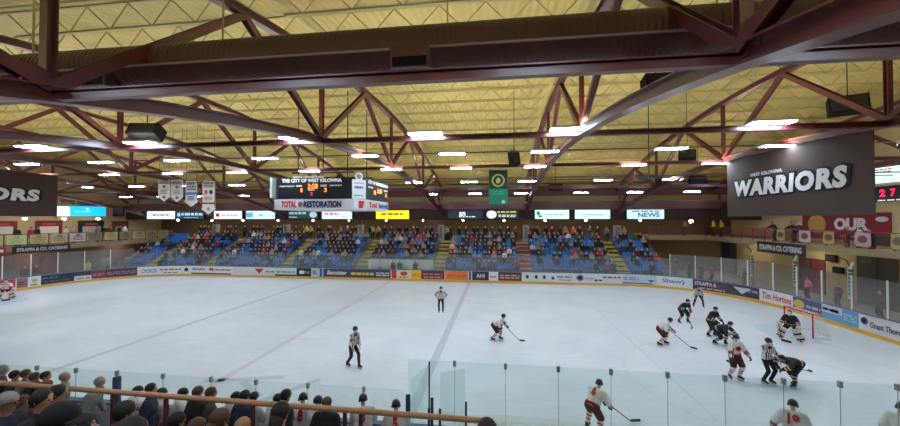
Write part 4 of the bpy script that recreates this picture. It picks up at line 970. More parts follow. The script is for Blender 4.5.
# speakers and heaters in the roof
def speaker(u, v, Y, w, h, d, rx, rz, lab, label2='speaker'):
    p = at(u, v, Y=Y); t = thing('roof_speaker', lab, 'speaker', p, rz)
    b = MB(); b.prism([(-w / 2, -h / 2), (w / 2, -h / 2), (w / 2, h / 2), (-w / 2, h / 2)], (0, 0, 0), (1, 0, 0), (0, math.sin(rx), math.cos(rx)), (0, d * math.cos(rx), -d * math.sin(rx)), BLACK); c = b.build('cabinet', t)
    b = MB(); b.prism([(-w * .44, -h * .42), (w * .44, -h * .42), (w * .44, h * .42), (-w * .44, h * .42)], (0, 0, 0), (1, 0, 0), (0, math.sin(rx), math.cos(rx)), (0, -.02 * math.cos(rx), .02 * math.sin(rx)), cm((36, 38, 44))); b.build('front_grille', t)
    b = MB(); b.beam((0, d * .5, h * .3), (0, d * .5, ztop(Y) + .95 - p.z), .03, .03, DGREY); b.build('hanging_bracket', t)
    return t
speaker(142, 128, 14, 1.25, .6, .6, .5, .2, 'large black speaker hanging at upper left above a bright light')
speaker(516, 157, 22, .55, .85, .45, .2, .5, 'tilted black speaker hanging alone near the middle of the roof')
speaker(849, 103, 17, 1.2, .75, .4, .3, -.5, 'large dark speaker hanging at upper right')
speaker(659, 78, 12.5, .8, .4, .5, .2, 0, 'dark speaker half hidden under the nearest beam right of centre')
speaker(687, 154, 23.5, .9, .6, .5, .3, -.5, 'small black speaker left of the big right banner')
speaker(698, 181, 33, 1.3, .9, .5, -.3, -.4, 'greyish speaker low beside the big right banner')
speaker(556, 187, 34, 1.2, .6, .5, .1, 0, 'small dark speaker cluster beside the arched truss near the far side')
speaker(118, 211, 38, 1.0, 1.2, .4, .1, .5, 'dark speaker by the far end of the left wall')
p = at(649, 177, Y=25); t = thing('roof_fan', 'dark round ceiling fan under the truss right of centre', 'fan', p)
b = MB(); b.ell((0, 0, 0), (.75, .75, .14), cm((64, 72, 70)), 20, 6); b.build('fan_dome', t); b = MB(); b.tube([(0, 0, .1), (0, 0, ztop(25) + .95 - p.z)], .03, DGREY, 8); b.build('fan_rod', t)

# near handrail
rt = thing('handrail', 'long wooden handrail on dark red posts across the lower left foreground', 'handrail', (0, 4.45, 2.45))
zr = at(240, 402.5, Y=4.45).z - 2.45
b = MB(); b.tube([(-9.5, 0, zr + .03), (-.2, 0, zr)], .036, WOOD, 12); b.build('wooden_rail', rt)
for u in (-30, 113, 166, 253, 345, 361):
    x = at(u, 405, Y=4.45).x; MB().box(x - .021, x + .021, -.021, .021, 0, zr - .02, cm((84, 34, 40))).build('rail_post', rt)

# ================================================================== PEOPLE
def frame(fwd_lean=0., yaw=0., side=0.):
    """torso frame: returns right-to-left axis, forward axis and up axis; forward is -Y"""
    R = Matrix.Rotation(yaw, 3, 'Z') @ Matrix.Rotation(fwd_lean, 3, 'X') @ Matrix.Rotation(side, 3, 'Y')
    return R @ V((1, 0, 0)), R @ V((0, -1, 0)), R @ V((0, 0, 1)), R
def ik(a, t, l1, l2, pole):
    d = t - a; D = d.length
    if D > (l1 + l2) * .995: t = a + d * ((l1 + l2) * .995 / D); d = t - a; D = d.length
    d.normalize(); x = (l1 * l1 - l2 * l2 + D * D) / (2 * D); h = math.sqrt(max(0, l1 * l1 - x * x))
    p = pole - d * pole.dot(d)
    if p.length < 1e-5: p = d.orthogonal()
    return a + d * x + p.normalized() * h, t
def pose(lean=0., yaw=0., side=0., hip=(0, 0, .95), feet=((.13, 0, .09), (-.13, 0, .09)), hands=(None, None), head=(0., 0.), knee=(0, -1, 0), foot_yaw=(0, 0), elbow=None):
    """left is +X; hands: points in figure space or None for hanging; head: (pitch down, yaw to the left)"""
    X, F, U, R = frame(lean, yaw, side); J = {}
    hip = V(hip); J['hip'] = hip; J['X'], J['F'], J['U'], J['R'] = X, F, U, R
    J['waist'] = hip + U * .16; J['chest'] = hip + U * .34; J['neck'] = hip + U * .52
    hu = (U + V((0, 0, 1)) * 1.2).normalized() if lean < 1.2 else (U + V((0, 0, 1)) * .8).normalized()
    HR = Matrix.Rotation(yaw + head[1], 3, 'Z') @ Matrix.Rotation(lean * .35 + head[0], 3, 'X')
    J['HR'] = HR; J['head'] = J['neck'] + hu * .185 + HR @ V((0, -.02, 0)); J['HF'] = HR @ V((0, -1, 0))
    for i, sgn in enumerate((1, -1)):
        k = 'lr'[i]
        hj = hip + X * .1 * sgn - U * .02; kn, an = ik(hj, V(feet[i]), .44, .44, V(knee) + X * .15 * sgn)
        J['hip' + k], J['knee' + k], J['ankle' + k] = hj, kn, an
        fy = foot_yaw[i]; J['toe' + k] = an + Matrix.Rotation(fy, 3, 'Z') @ V((0, -.17, -.055)); J['fdir' + k] = Matrix.Rotation(fy, 3, 'Z')
        sh = J['neck'] - U * .06 + X * .185 * sgn
        tgt = V(hands[i]) if hands[i] is not None else sh + X * .06 * sgn + V((0, -.06, -.5))
        el, wr = ik(sh, tgt, .29, .26, V(elbow[i]) if elbow else (-F * .8 - V((0, 0, .5)) + X * .5 * sgn))
        J['sh' + k], J['el' + k], J['wr' + k] = sh, el, wr
    return J
def capsule(a, b, ra, rb, n=10):
    a, b = V(a), V(b); d = b - a
    if d.length < 1e-5: d = V((0, 0, 1)); b = a + d * 1e-4
    d.normalize(); e = d.orthogonal().normalized(); f = d.cross(e); vs = []; k = 4
    rings = [(a, -math.cos(PI / 2 * i / k) * ra, math.sin(PI / 2 * i / k) * ra) for i in range(k + 1)] + [(b, math.sin(PI / 2 * i / k) * rb, math.cos(PI / 2 * i / k) * rb) for i in range(k + 1)]
    for c, o, r in rings:
        r = max(r, 1e-4)
        vs += [c + d * o + (e * math.cos(2 * PI * j / n) + f * math.sin(2 * PI * j / n)) * r for j in range(n)]
    m = len(rings)
    fs = [(i * n + j, i * n + (j + 1) % n, (i + 1) * n + (j + 1) % n, (i + 1) * n + j) for i in range(m - 1) for j in range(n)] + [tuple(range(n))[::-1], tuple((m - 1) * n + j for j in range(n))]
    return vs, fs
def remesh(prims, voxel, mats, name, override=None, smooth=2, extra=None):
    """one continuous skin around capsules (a, b, ra, rb, material); each face takes the material of the nearest capsule"""
    vs, fs = [], []
    for a, b, ra, rb, m in prims:
        v, f = capsule(a, b, ra, rb); k = len(vs); vs += [tuple(x) for x in v]; fs += [tuple(k + i for i in q) for q in f]
    me = bpy.data.meshes.new('tmp'); me.from_pydata(vs, [], fs)
    import bmesh
    bm = bmesh.new(); bm.from_mesh(me); bmesh.ops.recalc_face_normals(bm, faces=bm.faces); bm.to_mesh(me); bm.free()
    o = bpy.data.objects.new('tmp', me)
    md = o.modifiers.new('r', 'REMESH'); md.mode = 'VOXEL'; md.voxel_size = voxel
    if smooth: sm = o.modifiers.new('s', 'SMOOTH'); sm.factor = .5; sm.iterations = smooth
    out = evaluated(o); bpy.data.meshes.remove(me); out.name = name
    n = len(out.polygons); c = np.empty(n * 3); out.polygons.foreach_get('center', c); c = c.reshape(-1, 3)
    best = np.full(n, 1e9); idx = np.zeros(n, int); ms = []
    for a, b, ra, rb, m in prims:
        if m not in ms: ms.append(m)
        A, B = np.array(a), np.array(b); d = B - A; L2 = max(float(d @ d), 1e-9)
        t = np.clip(((c - A) @ d) / L2, 0, 1); q = np.linalg.norm(c - (A + t[:, None] * d), axis=1) - (ra + (rb - ra) * t)
        w = q < best; best[w] = q[w]; idx[w] = ms.index(m)
    if override:
        ov = override(c)
        for m, mask in ov:
            if m not in ms: ms.append(m)
            idx[mask] = ms.index(m)
    for m in ms: out.materials.append(mats[m])
    out.polygons.foreach_set('material_index', idx); out.polygons.foreach_set('use_smooth', [True] * n); out.update()
    return out
def hand(mb, wr, d, nrm, sgn, m, s=1.0, r=.0095, curl=.5):
    """palm, four bent fingers and a thumb; d points along the forearm, nrm out of the palm"""
    d = d.normalized(); lat = d.cross(nrm).normalized(); nrm = lat.cross(d).normalized()
    mb.ell(wr + d * .045 * s, (1, 1, 1), m, 8, 5, R=Matrix((lat * .04 * s, nrm * .016 * s * max(1, r / .01), d * .052 * s)).transposed())
    for i, ln in enumerate((.062, .072, .068, .052)):
        p = wr + d * .085 * s + lat * (i - 1.5) * .021 * s; q = p + (d * math.cos(curl) + nrm * math.sin(curl)) * ln * .5 * s; e = q + (d * math.cos(curl * 2.2) + nrm * math.sin(curl * 2.2)) * ln * .5 * s
        mb.tube([p - d * .02 * s, p, q, e], r * s, m, 6, r * .75 * s)
    p = wr + d * .03 * s - lat * .035 * s; q = p - lat * .03 * s + d * .025 * s + nrm * .012 * s
    mb.tube([wr + d * .02 * s, p, q, q + d * .03 * s + nrm * .008 * s], r * 1.15 * s, m, 6, r * .85 * s)
HS = .88
def body_prims(J, skin='skin', top='skin', low='skin', foot='skin', f=1.0, bulk=0.):
    X, F, U = J['X'], J['F'], J['U']; P = []; A = lambda a, b, ra, rb, m: P.append((tuple(a), tuple(b), ra + (bulk if m != skin else 0), rb + (bulk if m != skin else 0), m))
    h, HR = J['head'], J['HR']
    hd = lambda x, y, z: h + HR @ V((x, y, z)) * HS
    A(hd(0, .015, .025), hd(0, -.015, .03), .094 * HS, .09 * HS, skin); A(hd(0, -.03, -.055), hd(0, -.045, -.085), .062 * HS, .045 * HS, skin)
    A(hd(0, -.097, .012), hd(0, -.112, -.02), .009, .014, skin)
    for s in (1, -1): A(hd(s * .088, .01, .01), hd(s * .09, .01, -.02), .018, .014, skin)
    A(J['neck'] - U * .03, h - HR @ V((0, -.0, .05)), .056, .052, skin)
    A(J['shl'] + U * .0 - X * .03, J['shr'] + X * .03, .07, .07, top)
    A(J['chest'] + X * .075, J['chest'] - X * .075, .115, .115, top); A(J['chest'] + X * .05 + U * .09, J['chest'] - X * .05 + U * .09, .11, .11, top)
    A(J['waist'] + X * .06, J['waist'] - X * .06, .105, .105, top); A(J['hip'] + X * .065, J['hip'] - X * .065, .115, .115, low)
    A(J['hip'], J['chest'], .12, .12, top)
    for k in 'lr':
        A(J['sh' + k], J['el' + k], .056, .044, top); A(J['el' + k], J['wr' + k], .043, .03, top)
        A(J['hip' + k], J['knee' + k], .088, .062, low); A(J['knee' + k], J['ankle' + k], .06, .042, low)
        A(J['ankle' + k] - V((0, 0, .01)), J['toe' + k], .042, .034, foot)
    return P
def eyes(mb, J):
    for s in (1, -1): mb.ell(J['head'] + J['HR'] @ V((s * .03, -.084, .012)), (.011, .007, .008), BLACK, 6, 4)
    mb.tube([J['head'] + J['HR'] @ V((s * .02, -.088, -.046)) for s in (-1, 0, 1)], .005, cm((150, 80, 76)), 5)
def add_mesh_to(me, mb):
    """append mb's geometry to mesh me"""
    import bmesh
    t = mb.mesh('t'); bm = bmesh.new(); bm.from_mesh(me); off = len(me.materials)
    for m in t.materials: me.materials.append(m)
    n0 = len(bm.faces); bm.from_mesh(t); bm.faces.ensure_lookup_table()
    for f in bm.faces[n0:]: f.material_index += off
    bm.to_mesh(me); bm.free(); bpy.data.meshes.remove(t)
def dome(J, c, m, sx=.106, sy=.125, sz=.118, z0=-.35, up=.03, back=.012):
    return MB().ell(J['head'] + J['HR'] @ V((0, back, up)) * HS, (sx * .9, sy * .9, sz * .9), m, 16, 8, z0, J['HR'])

SM = {'skin': SKIN}
def smat(n, rgb, **k):
    SM[n] = mat('cloth_' + n, rgb, .85, var=.12, scale=14, **k); return n
for n, c in (('dark', (26, 26, 30)), ('navy', (34, 42, 66)), ('charcoal', (58, 58, 64)), ('grey', (128, 130, 134)), ('white', (214, 214, 214)), ('blue', (36, 84, 178)), ('royal', (40, 120, 214)), ('red', (186, 38, 54)), ('maroon', (104, 32, 42)), ('brown', (92, 66, 50)), ('tan', (176, 152, 122)), ('green', (62, 92, 70)), ('pink', (226, 96, 130)), ('teal', (70, 140, 150)), ('yellow', (214, 190, 50)), ('jeans', (48, 58, 84)), ('blackp', (20, 20, 22)), ('orange', (208, 112, 70))): smat(n, c)
HAIR = {'dark': mat('hair_dark', (34, 26, 24), .7, bump=.3, scale=40), 'brown': mat('hair_brown', (86, 58, 42), .7, bump=.3, scale=40), 'grey': mat('hair_grey', (150, 146, 142), .7, bump=.3, scale=40), 'blond': mat('hair_blond', (170, 130, 92), .7, bump=.3, scale=40)}
JW = mat('jersey_white', (222, 218, 216), .8, var=.05); JR = mat('jersey_red', (206, 62, 50), .8); JK = mat('jersey_black', (24, 24, 27), .8)
JT = mat('jersey_tan', (206, 192, 168), .8); PRED = mat('pants_dark_red', (70, 24, 30), .8); PK = mat('pants_black', (22, 22, 26), .8)
HELM_K = mat('helmet_black', (16, 18, 26), .35); HELM_W = mat('helmet_white', (214, 214, 216), .35)
GOLD = mat('trim_gold', (190, 160, 90), .7); PADW = mat('goalie_pad', (214, 206, 190), .7)

def skater(lab, loc, rz, J, team='white', num=None, stick=None, group=None, sc=1.0, emblem=False, goalie=False, armband=False):
    """hockey player or official; J from pose() with ankles .17 above the ice; stick=(butt, heel, toe) in figure space"""
    t = thing('person', lab, 'person', loc, rz, group); sc = sc * .95; t.scale = (sc, sc, sc)
    X, F, U = J['X'], J['F'], J['U']; ref = team == 'ref'; off = ref
    bm_ = remesh(body_prims(J, 'skin', 'u', 'u', 'u'), .024, {'skin': SKIN, 'u': SM['dark']}, 'body'); q = MB(); eyes(q, J); add_mesh_to(bm_, q); link('body', bm_, t)
    jm = {'white': JW, 'black': JK, 'ref': M_STRIPE}[team]
    b = .018 if ref else .045; P = []; A = lambda a, c, ra, rb, m='j': P.append((tuple(a), tuple(c), ra, rb, m))
    A(J['shl'] - X * .03, J['shr'] + X * .03, .07 + b, .07 + b); A(J['chest'] + X * .08, J['chest'] - X * .08, .115 + b, .115 + b); A(J['waist'] + X * .07, J['waist'] - X * .07, .11 + b, .11 + b)
    A(J['hip'] + X * .075 + U * .05, J['hip'] - X * .075 + U * .05, .115 + b, .115 + b); A(J['chest'], J['waist'], .13 + b, .12 + b)
    for k in 'lr':
        A(J['sh' + k], J['el' + k], .06 + b, .052 + b * .9); A(J['el' + k], J['el' + k].lerp(J['wr' + k], .86), .052 + b * .9, .04 + b * .8)
    hip, Un = np.array(J['hip']), np.array(U)
    def stripes(c):
        if ref:
            if not armband: return []
            a, e = np.array(J['shl']), np.array(J['ell']); out = []
            for k in 'lr':
                a, e = np.array(J['sh' + k]), np.array(J['el' + k]); d = e - a; tt = ((c - a) @ d) / (d @ d); dist = np.linalg.norm(c - (a + np.clip(tt, 0, 1)[:, None] * d), axis=1)
                out.append(('r', (tt > .45) & (tt < .75) & (dist < .12)))
            return out
        h = (c - hip) @ Un; arm = np.zeros(len(c), bool); bandA = arm.copy(); bandB = arm.copy()
        for k in 'lr':
            for a, e, lo, hi in ((J['el' + k], J['wr' + k], .1, .5),):
                a, e = np.array(a), np.array(e); d = e - a; tt = ((c - a) @ d) / (d @ d); dist = np.linalg.norm(c - (a + np.clip(tt, 0, 1)[:, None] * d), axis=1)
                m = dist < .115; arm |= m & (tt > -.2); bandA |= m & (((tt > .08) & (tt < .28)) | ((tt > .5) & (tt < .68))); bandB |= m & (tt > .3) & (tt < .46)
        hemA = (~arm) & (((h > -.05) & (h < -.01)) | ((h > .045) & (h < .085))); hemB = (~arm) & (h >= -.01) & (h <= .045)
        sh = (~arm) & (h > .5)
        if team == 'white': return [('r', bandA | hemA), ('k', bandB | hemB)]
        return [('t', bandA | (hemA & (h > 0)))]
    jo = link('jersey', remesh(P, .024, {'j': jm, 'r': JR, 'k': JK, 't': JT, 'g': JT}, 'jersey', stripes), t)
    # pants
    P = []; b2 = .012 if ref else .045
    A(J['hip'] + X * .07, J['hip'] - X * .07, .12 + b2 * .5, .12 + b2 * .5)
    for k in 'lr':
        if ref: A(J['hip' + k], J['knee' + k], .1, .075); A(J['knee' + k], J['ankle' + k] + (J['knee' + k] - J['ankle' + k]).normalized() * .04, .075, .06)
        else: A(J['hip' + k], J['hip' + k].lerp(J['knee' + k], .88), .09 + b2, .075 + b2)
    link('trousers' if ref else 'hockey_pants', remesh(P, .024, {'j': PK if team != 'white' else PRED}, 'pants'), t)
    for i, k in enumerate('lr'):
        kn, an = J['knee' + k], J['ankle' + k]; sg = (1, -1)[i]
        if not ref and not goalie:
            ma, mb_ = (JW, JR) if team == 'white' else (JK, JT)
            so = MB(); pts = [kn.lerp(an, f) for f in (-.12, .0, .3, .42, .56, .68, .95)]; rr_ = (.07, .095, .088, .082, .078, .072, .056)
            for a_ in range(6): so.tube([pts[a_], pts[a_ + 1]], rr_[a_], mb_ if a_ in (2, 4) else ma, 12, rr_[a_ + 1])
            so.build('hockey_sock', t)
        if goalie:
            so = MB(); fr = J['fdir' + k] @ V((0, -1, 0)); d = (an - kn).normalized(); s1 = d.cross(fr).normalized()
            for lo, hi, m in ((-.3, .1, PADW), (.1, .32, JK), (.32, .8, PADW), (.8, .98, JK), (.98, 1.12, PADW)): so.beam(kn.lerp(an, lo) + fr * .08, kn.lerp(an, hi) + fr * .08, .3, .13, m, fr)
            so.build('leg_pad', t)
        R = J['fdir' + k]; sk = MB(); an2 = an
        sk.tube([an + V((0, 0, .06)), an, an + R @ V((0, .02, -.05))], .062, HELM_K, 10, .055); sk.tube([an + R @ V((0, .05, -.055)), an + R @ V((0, -.08, -.06)), an + R @ V((0, -.17, -.068))], .046, HELM_K, 10, .036)
        so = sk.build('skate', t)
        bl = MB(); bl.beam(an + R @ V((0, .09, -.155)), an + R @ V((0, -.19, -.155)), .006, .028, STEEL); bl.beam(an + R @ V((0, .05, -.12)), an + R @ V((0, -.15, -.12)), .02, .05, WHITE); bl.build('skate_blade', so)
        # gloves / hands
        d = (J['wr' + k] - J['el' + k]).normalized(); g = MB(); nrm = (V((0, 0, -1)) + J['X'] * (-sg) * .6); 
        if ref: hand(g, J['wr' + k], d, nrm, sg, SKIN, 1.05); g.build('hand', t)
        else:
            gm = HELM_K if team == 'black' else mat('glove_dark_red', (54, 22, 28), .6); wr = J['wr' + k]
            g.tube([wr - d * .09, wr - d * .01], .068, gm, 10, .056); hand(g, wr - d * .01, d, nrm, sg, gm, 1.35, .0165, .7); g.build('glove', t)
            if goalie and k == 'l': g = MB(); g.ell(wr + d * .08, (.12, .06, .16), PADW, 12, 8); g.build('catching_glove', t)
            if goalie and k == 'r': g = MB(); g.beam(wr + V((0, -.09, .17)), wr + V((0, -.09, -.2)), .2, .035, PADW, (0, 1, 0)); g.build('blocker', t)
    hm = HELM_K
    h = dome(J, None, hm, .112, .132, .12, -.45, .03, .01); HR = J['HR']
    for s in (1, -1): h.ell(J['head'] + HR @ V((s * .088, .013, -.013)), (.024, .044, .044), hm, 8, 5)
    ho = h.build('helmet', t)
    v = MB()
    if goalie:
        v.ell(J['head'] + HR @ V((0, -.05, -.02)), (.095, .09, .115), PADW, 12, 8, -1, HR); v.build('face_mask', ho)
    else:
        pts = [(math.sin(a) * .108, -math.cos(a) * .122) for a in np.linspace(-1.1, 1.1, 9)]; vs = [J['head'] + HR @ V((x, y, z)) for x, y in pts for z in (.03, -.045)] + [J['head'] + HR @ V((x * .97, y * .97, z)) for x, y in pts for z in (.03, -.045)]
        n = 18; fs = [(2 * i, 2 * i + 2, 2 * i + 3, 2 * i + 1) for i in range(8)] + [(n + 2 * i, n + 2 * i + 1, n + 2 * i + 3, n + 2 * i + 2) for i in range(8)] + [(2 * i, n + 2 * i, n + 2 * i + 2, 2 * i + 2) for i in range(8)] + [(2 * i + 1, 2 * i + 3, n + 2 * i + 3, n + 2 * i + 1) for i in range(8)]
        v.add(vs, fs, GLASS_F); v.build('visor', ho)
    if num:
        q = MB(); c = J['chest'] + U * .02; B = -F; ax = -B.cross(U) * -1
        ax = U.cross(B).normalized() * 1.0
        w = .115 * len(num); lettering(q, num, c + B * (.19) - ax * w / 2 - U * .12, ax, U, w, .27, JR, B, .06, depth=.045); q.build('jersey_number', jo)
    if emblem:
        q = MB(); c = J['chest'] - U * .02; q.prism([(.1 * math.cos(i * PI / 10), .1 * math.sin(i * PI / 10)) for i in range(20)], c + F * .11, X, U, F * .062, JR); q.prism([(.055 * math.cos(i * PI / 10), .055 * math.sin(i * PI / 10)) for i in range(20)], c + F * .12, X, U, F * .058, JK); q.build('emblem', jo)
    if stick:
        bu, he, to = [V(x) for x in stick]; M = Matrix.Translation(V(loc)) @ Matrix.Rotation(rz, 4, 'Z') @ Matrix.Scale(sc, 4)
        st = thing('hockey_stick', ' '.join(('hockey stick held by the ' + lab.split(',')[0]).split()[:15]), 'hockey stick', M @ he, 0, None); o = M @ he
        s1 = MB(); s1.beam(M @ bu - o, V((0, 0, 0)), .03, .022, mat('stick_shaft', (30, 30, 34), .5), (0, 0, 1)); s1.build('shaft', st)
        s1 = MB(); s1.beam(V((0, 0, .02)), M @ to - o + V((0, 0, .02)), .012, .075 if not goalie else .11, mat('stick_blade', (34, 34, 38), .5), (0, 0, 1)); s1.build('blade', st)
    return t

def ice_at(u, v): return at(u, v, Z=0)
def face(u, v, ang):  # rotation so that the figure looks ang degrees to the picture's right of facing the camera
    return math.radians(ang)
# figure faces -Y (towards the camera) at rz = 0; positive rz turns it to the picture's right
AZ = .17
def P_(u, v): p = ice_at(u, v); return (p.x, p.y, 0)
skater('official in stripes standing alone near the far blue line, hands on hips', P_(441, 313), .1, pose(.05, hip=(0, 0, .99), feet=((.13, 0, AZ), (-.13, .02, AZ)), hands=((.24, -.02, 1.05), (-.24, -.02, 1.05)), elbow=((1, .3, 0), (-1, .3, 0))), 'ref')
skater('official in black trousers striding at centre left, with orange-red armbands', P_(353, 367.5), 1.15, pose(.22, hip=(0, .02, .98), feet=((.06, -.3, AZ), (-.08, .26, AZ + .01)), hands=((.22, -.18, .86), (-.2, -.22, .84))), 'ref', armband=True)
lead = pose(.95, hip=(0, .16, .84), feet=((.14, -.12, AZ), (-.14, .24, AZ)), hands=((.12, -.5, .82), (-.12, -.34, .95)), head=(-.5, 0))
skater('player in white and dark red skating alone in mid ice, bent forward to the right', P_(497, 340.5), 1.35, lead, 'white', stick=((-.14, -.2, 1.08), (.3, -1.15, .03), (.36, -1.4, .03)))
skater('player in white crouching at the left edge of the right circle', P_(663, 345.5), 1.2, pose(.9, hip=(0, .16, .84), feet=((.22, -.1, AZ), (-.2, .2, AZ)), hands=((.14, -.45, .8), (-.1, -.32, .9)), head=(-.5, 0)), 'white', stick=((-.12, -.1, 1.0), (.25, -1.2, .03), (.1, -1.45, .03)))
skater('player in black bent over with legs apart, left of the group near the right goal', P_(683.5, 323), .4, pose(.8, hip=(0, .14, .88), feet=((.3, -.02, AZ), (-.3, .06, AZ)), hands=((.16, -.36, .84), (-.16, -.3, .9)), head=(-.3, 0)), 'black', stick=((-.2, -.1, 1.0), (-.45, -1.0, .03), (-.7, -1.1, .03)))
skater('official with hands on knees and legs apart, farthest of the figures at right', P_(698.5, 307.5), -.3, pose(.55, hip=(0, .1, .92), feet=((.3, 0, AZ), (-.3, 0, AZ)), hands=((.26, -.2, .72), (-.26, -.2, .72)), head=(-.3, 0)), 'ref')
skater('player in black standing behind a bent teammate at the right circle', P_(712, 337), .5, pose(.5, hip=(0, .1, .93), feet=((.18, 0, AZ), (-.18, .1, AZ)), hands=((.2, -.4, .95), (-.16, -.36, .95)), head=(-.2, 0)), 'black')
skater('player in black bent low with a stick, front one of the pair at right circle', P_(722, 345.5), .8, pose(1.15, hip=(0, .22, .8), feet=((.16, -.1, AZ), (-.16, .3, AZ)), hands=((.16, -.6, .62), (-.14, -.4, .72)), head=(-.5, 0)), 'black', stick=((-.14, -.1, .95), (-.5, -1.0, .03), (-.75, -1.05, .03)))
skater('player in white facing the camera with arms out and a round chest emblem', P_(735, 379.5), .15, pose(.1, hip=(0, 0, .99), feet=((.15, -.04, AZ), (-.13, .1, AZ)), hands=((.46, -.2, .92), (-.38, -.32, .98)), head=(.1, -.3), foot_yaw=(.3, -.3)), 'white', emblem=True, stick=((-.3, -.32, 1.35), (-.62, -.6, .9), (-.86, -.66, 1.0)))
skater('official in stripes raising a hand to the helmet beside a bent black player', P_(767.5, 384), .35, pose(.1, hip=(0, .02, .98), feet=((.14, -.02, AZ), (-.14, .04, AZ)), hands=((.2, -.3, 1.0), (-.16, -.2, 1.62)), head=(.1, .2), elbow=((1, .3, -.5), (-1, -.5, .3))), 'ref')
skater('player in black bent double beside the official at lower right', P_(791, 387), -1.35, pose(1.45, hip=(0, .3, .92), feet=((.12, .02, AZ), (-.1, .3, AZ)), hands=((.16, -.5, .74), (-.16, -.42, .8)), head=(-.6, 0)), 'black', stick=((.1, -.1, .78), (.05, .65, .62), (.05, .85, .55)))
skater('goalie in black and cream crouching in front of the right goal', P_(791, 340.5), -.9, pose(.5, hip=(0, .12, .86), feet=((.42, 0, AZ), (-.42, .04, AZ)), hands=((.4, -.35, .85), (-.36, -.35, .8)), head=(-.15, 0)), 'black', goalie=True, stick=((-.38, -.42, .95), (-.2, -.6, .06), (.2, -.66, .06)))
skater('goalie in white and red in front of the far left goal', P_(5, 300), 1.1, pose(.5, hip=(0, .12, .86), feet=((.4, 0, AZ), (-.4, .04, AZ)), hands=((.4, -.35, .85), (-.36, -.35, .8)), head=(-.15, 0)), 'white', goalie=True, stick=((-.38, -.42, .95), (-.2, -.6, .06), (.2, -.66, .06)))
skater('player in white number 6 seen from behind through the near glass', P_(594, 434), PI - .7, pose(.75, hip=(0, .12, .9), feet=((.28, -.12, AZ), (-.22, .22, AZ)), hands=((-.02, -.5, .84), (-.34, -.34, .86)), head=(-.2, .1), side=-.05), 'white', num='6', stick=((-.1, -.3, 1.0), (-.5, -1.5, .03), (-.7, -1.75, .03)), sc=.98)
p = at(793, 401, Z=1.7)
skater('player in white number 19 standing against the near glass at lower right', (p.x, p.y, 0), PI - .6, pose(.2, hip=(0, .02, .97), feet=((.15, 0, AZ), (-.15, .05, AZ)), hands=((.4, -.12, .98), (-.3, -.2, .95)), head=(.1, 0)), 'white', num='19')
p = at(902, 404, Z=1.7)
skater('player at the right edge of the near glass, only a dark helmet showing', (p.x, p.y, 0), PI - .7, pose(.2, hip=(0, .02, .97), feet=((.15, 0, AZ), (-.15, .05, AZ)), hands=((.3, -.2, .98), (-.3, -.2, .95)), head=(.1, 0)), 'white')

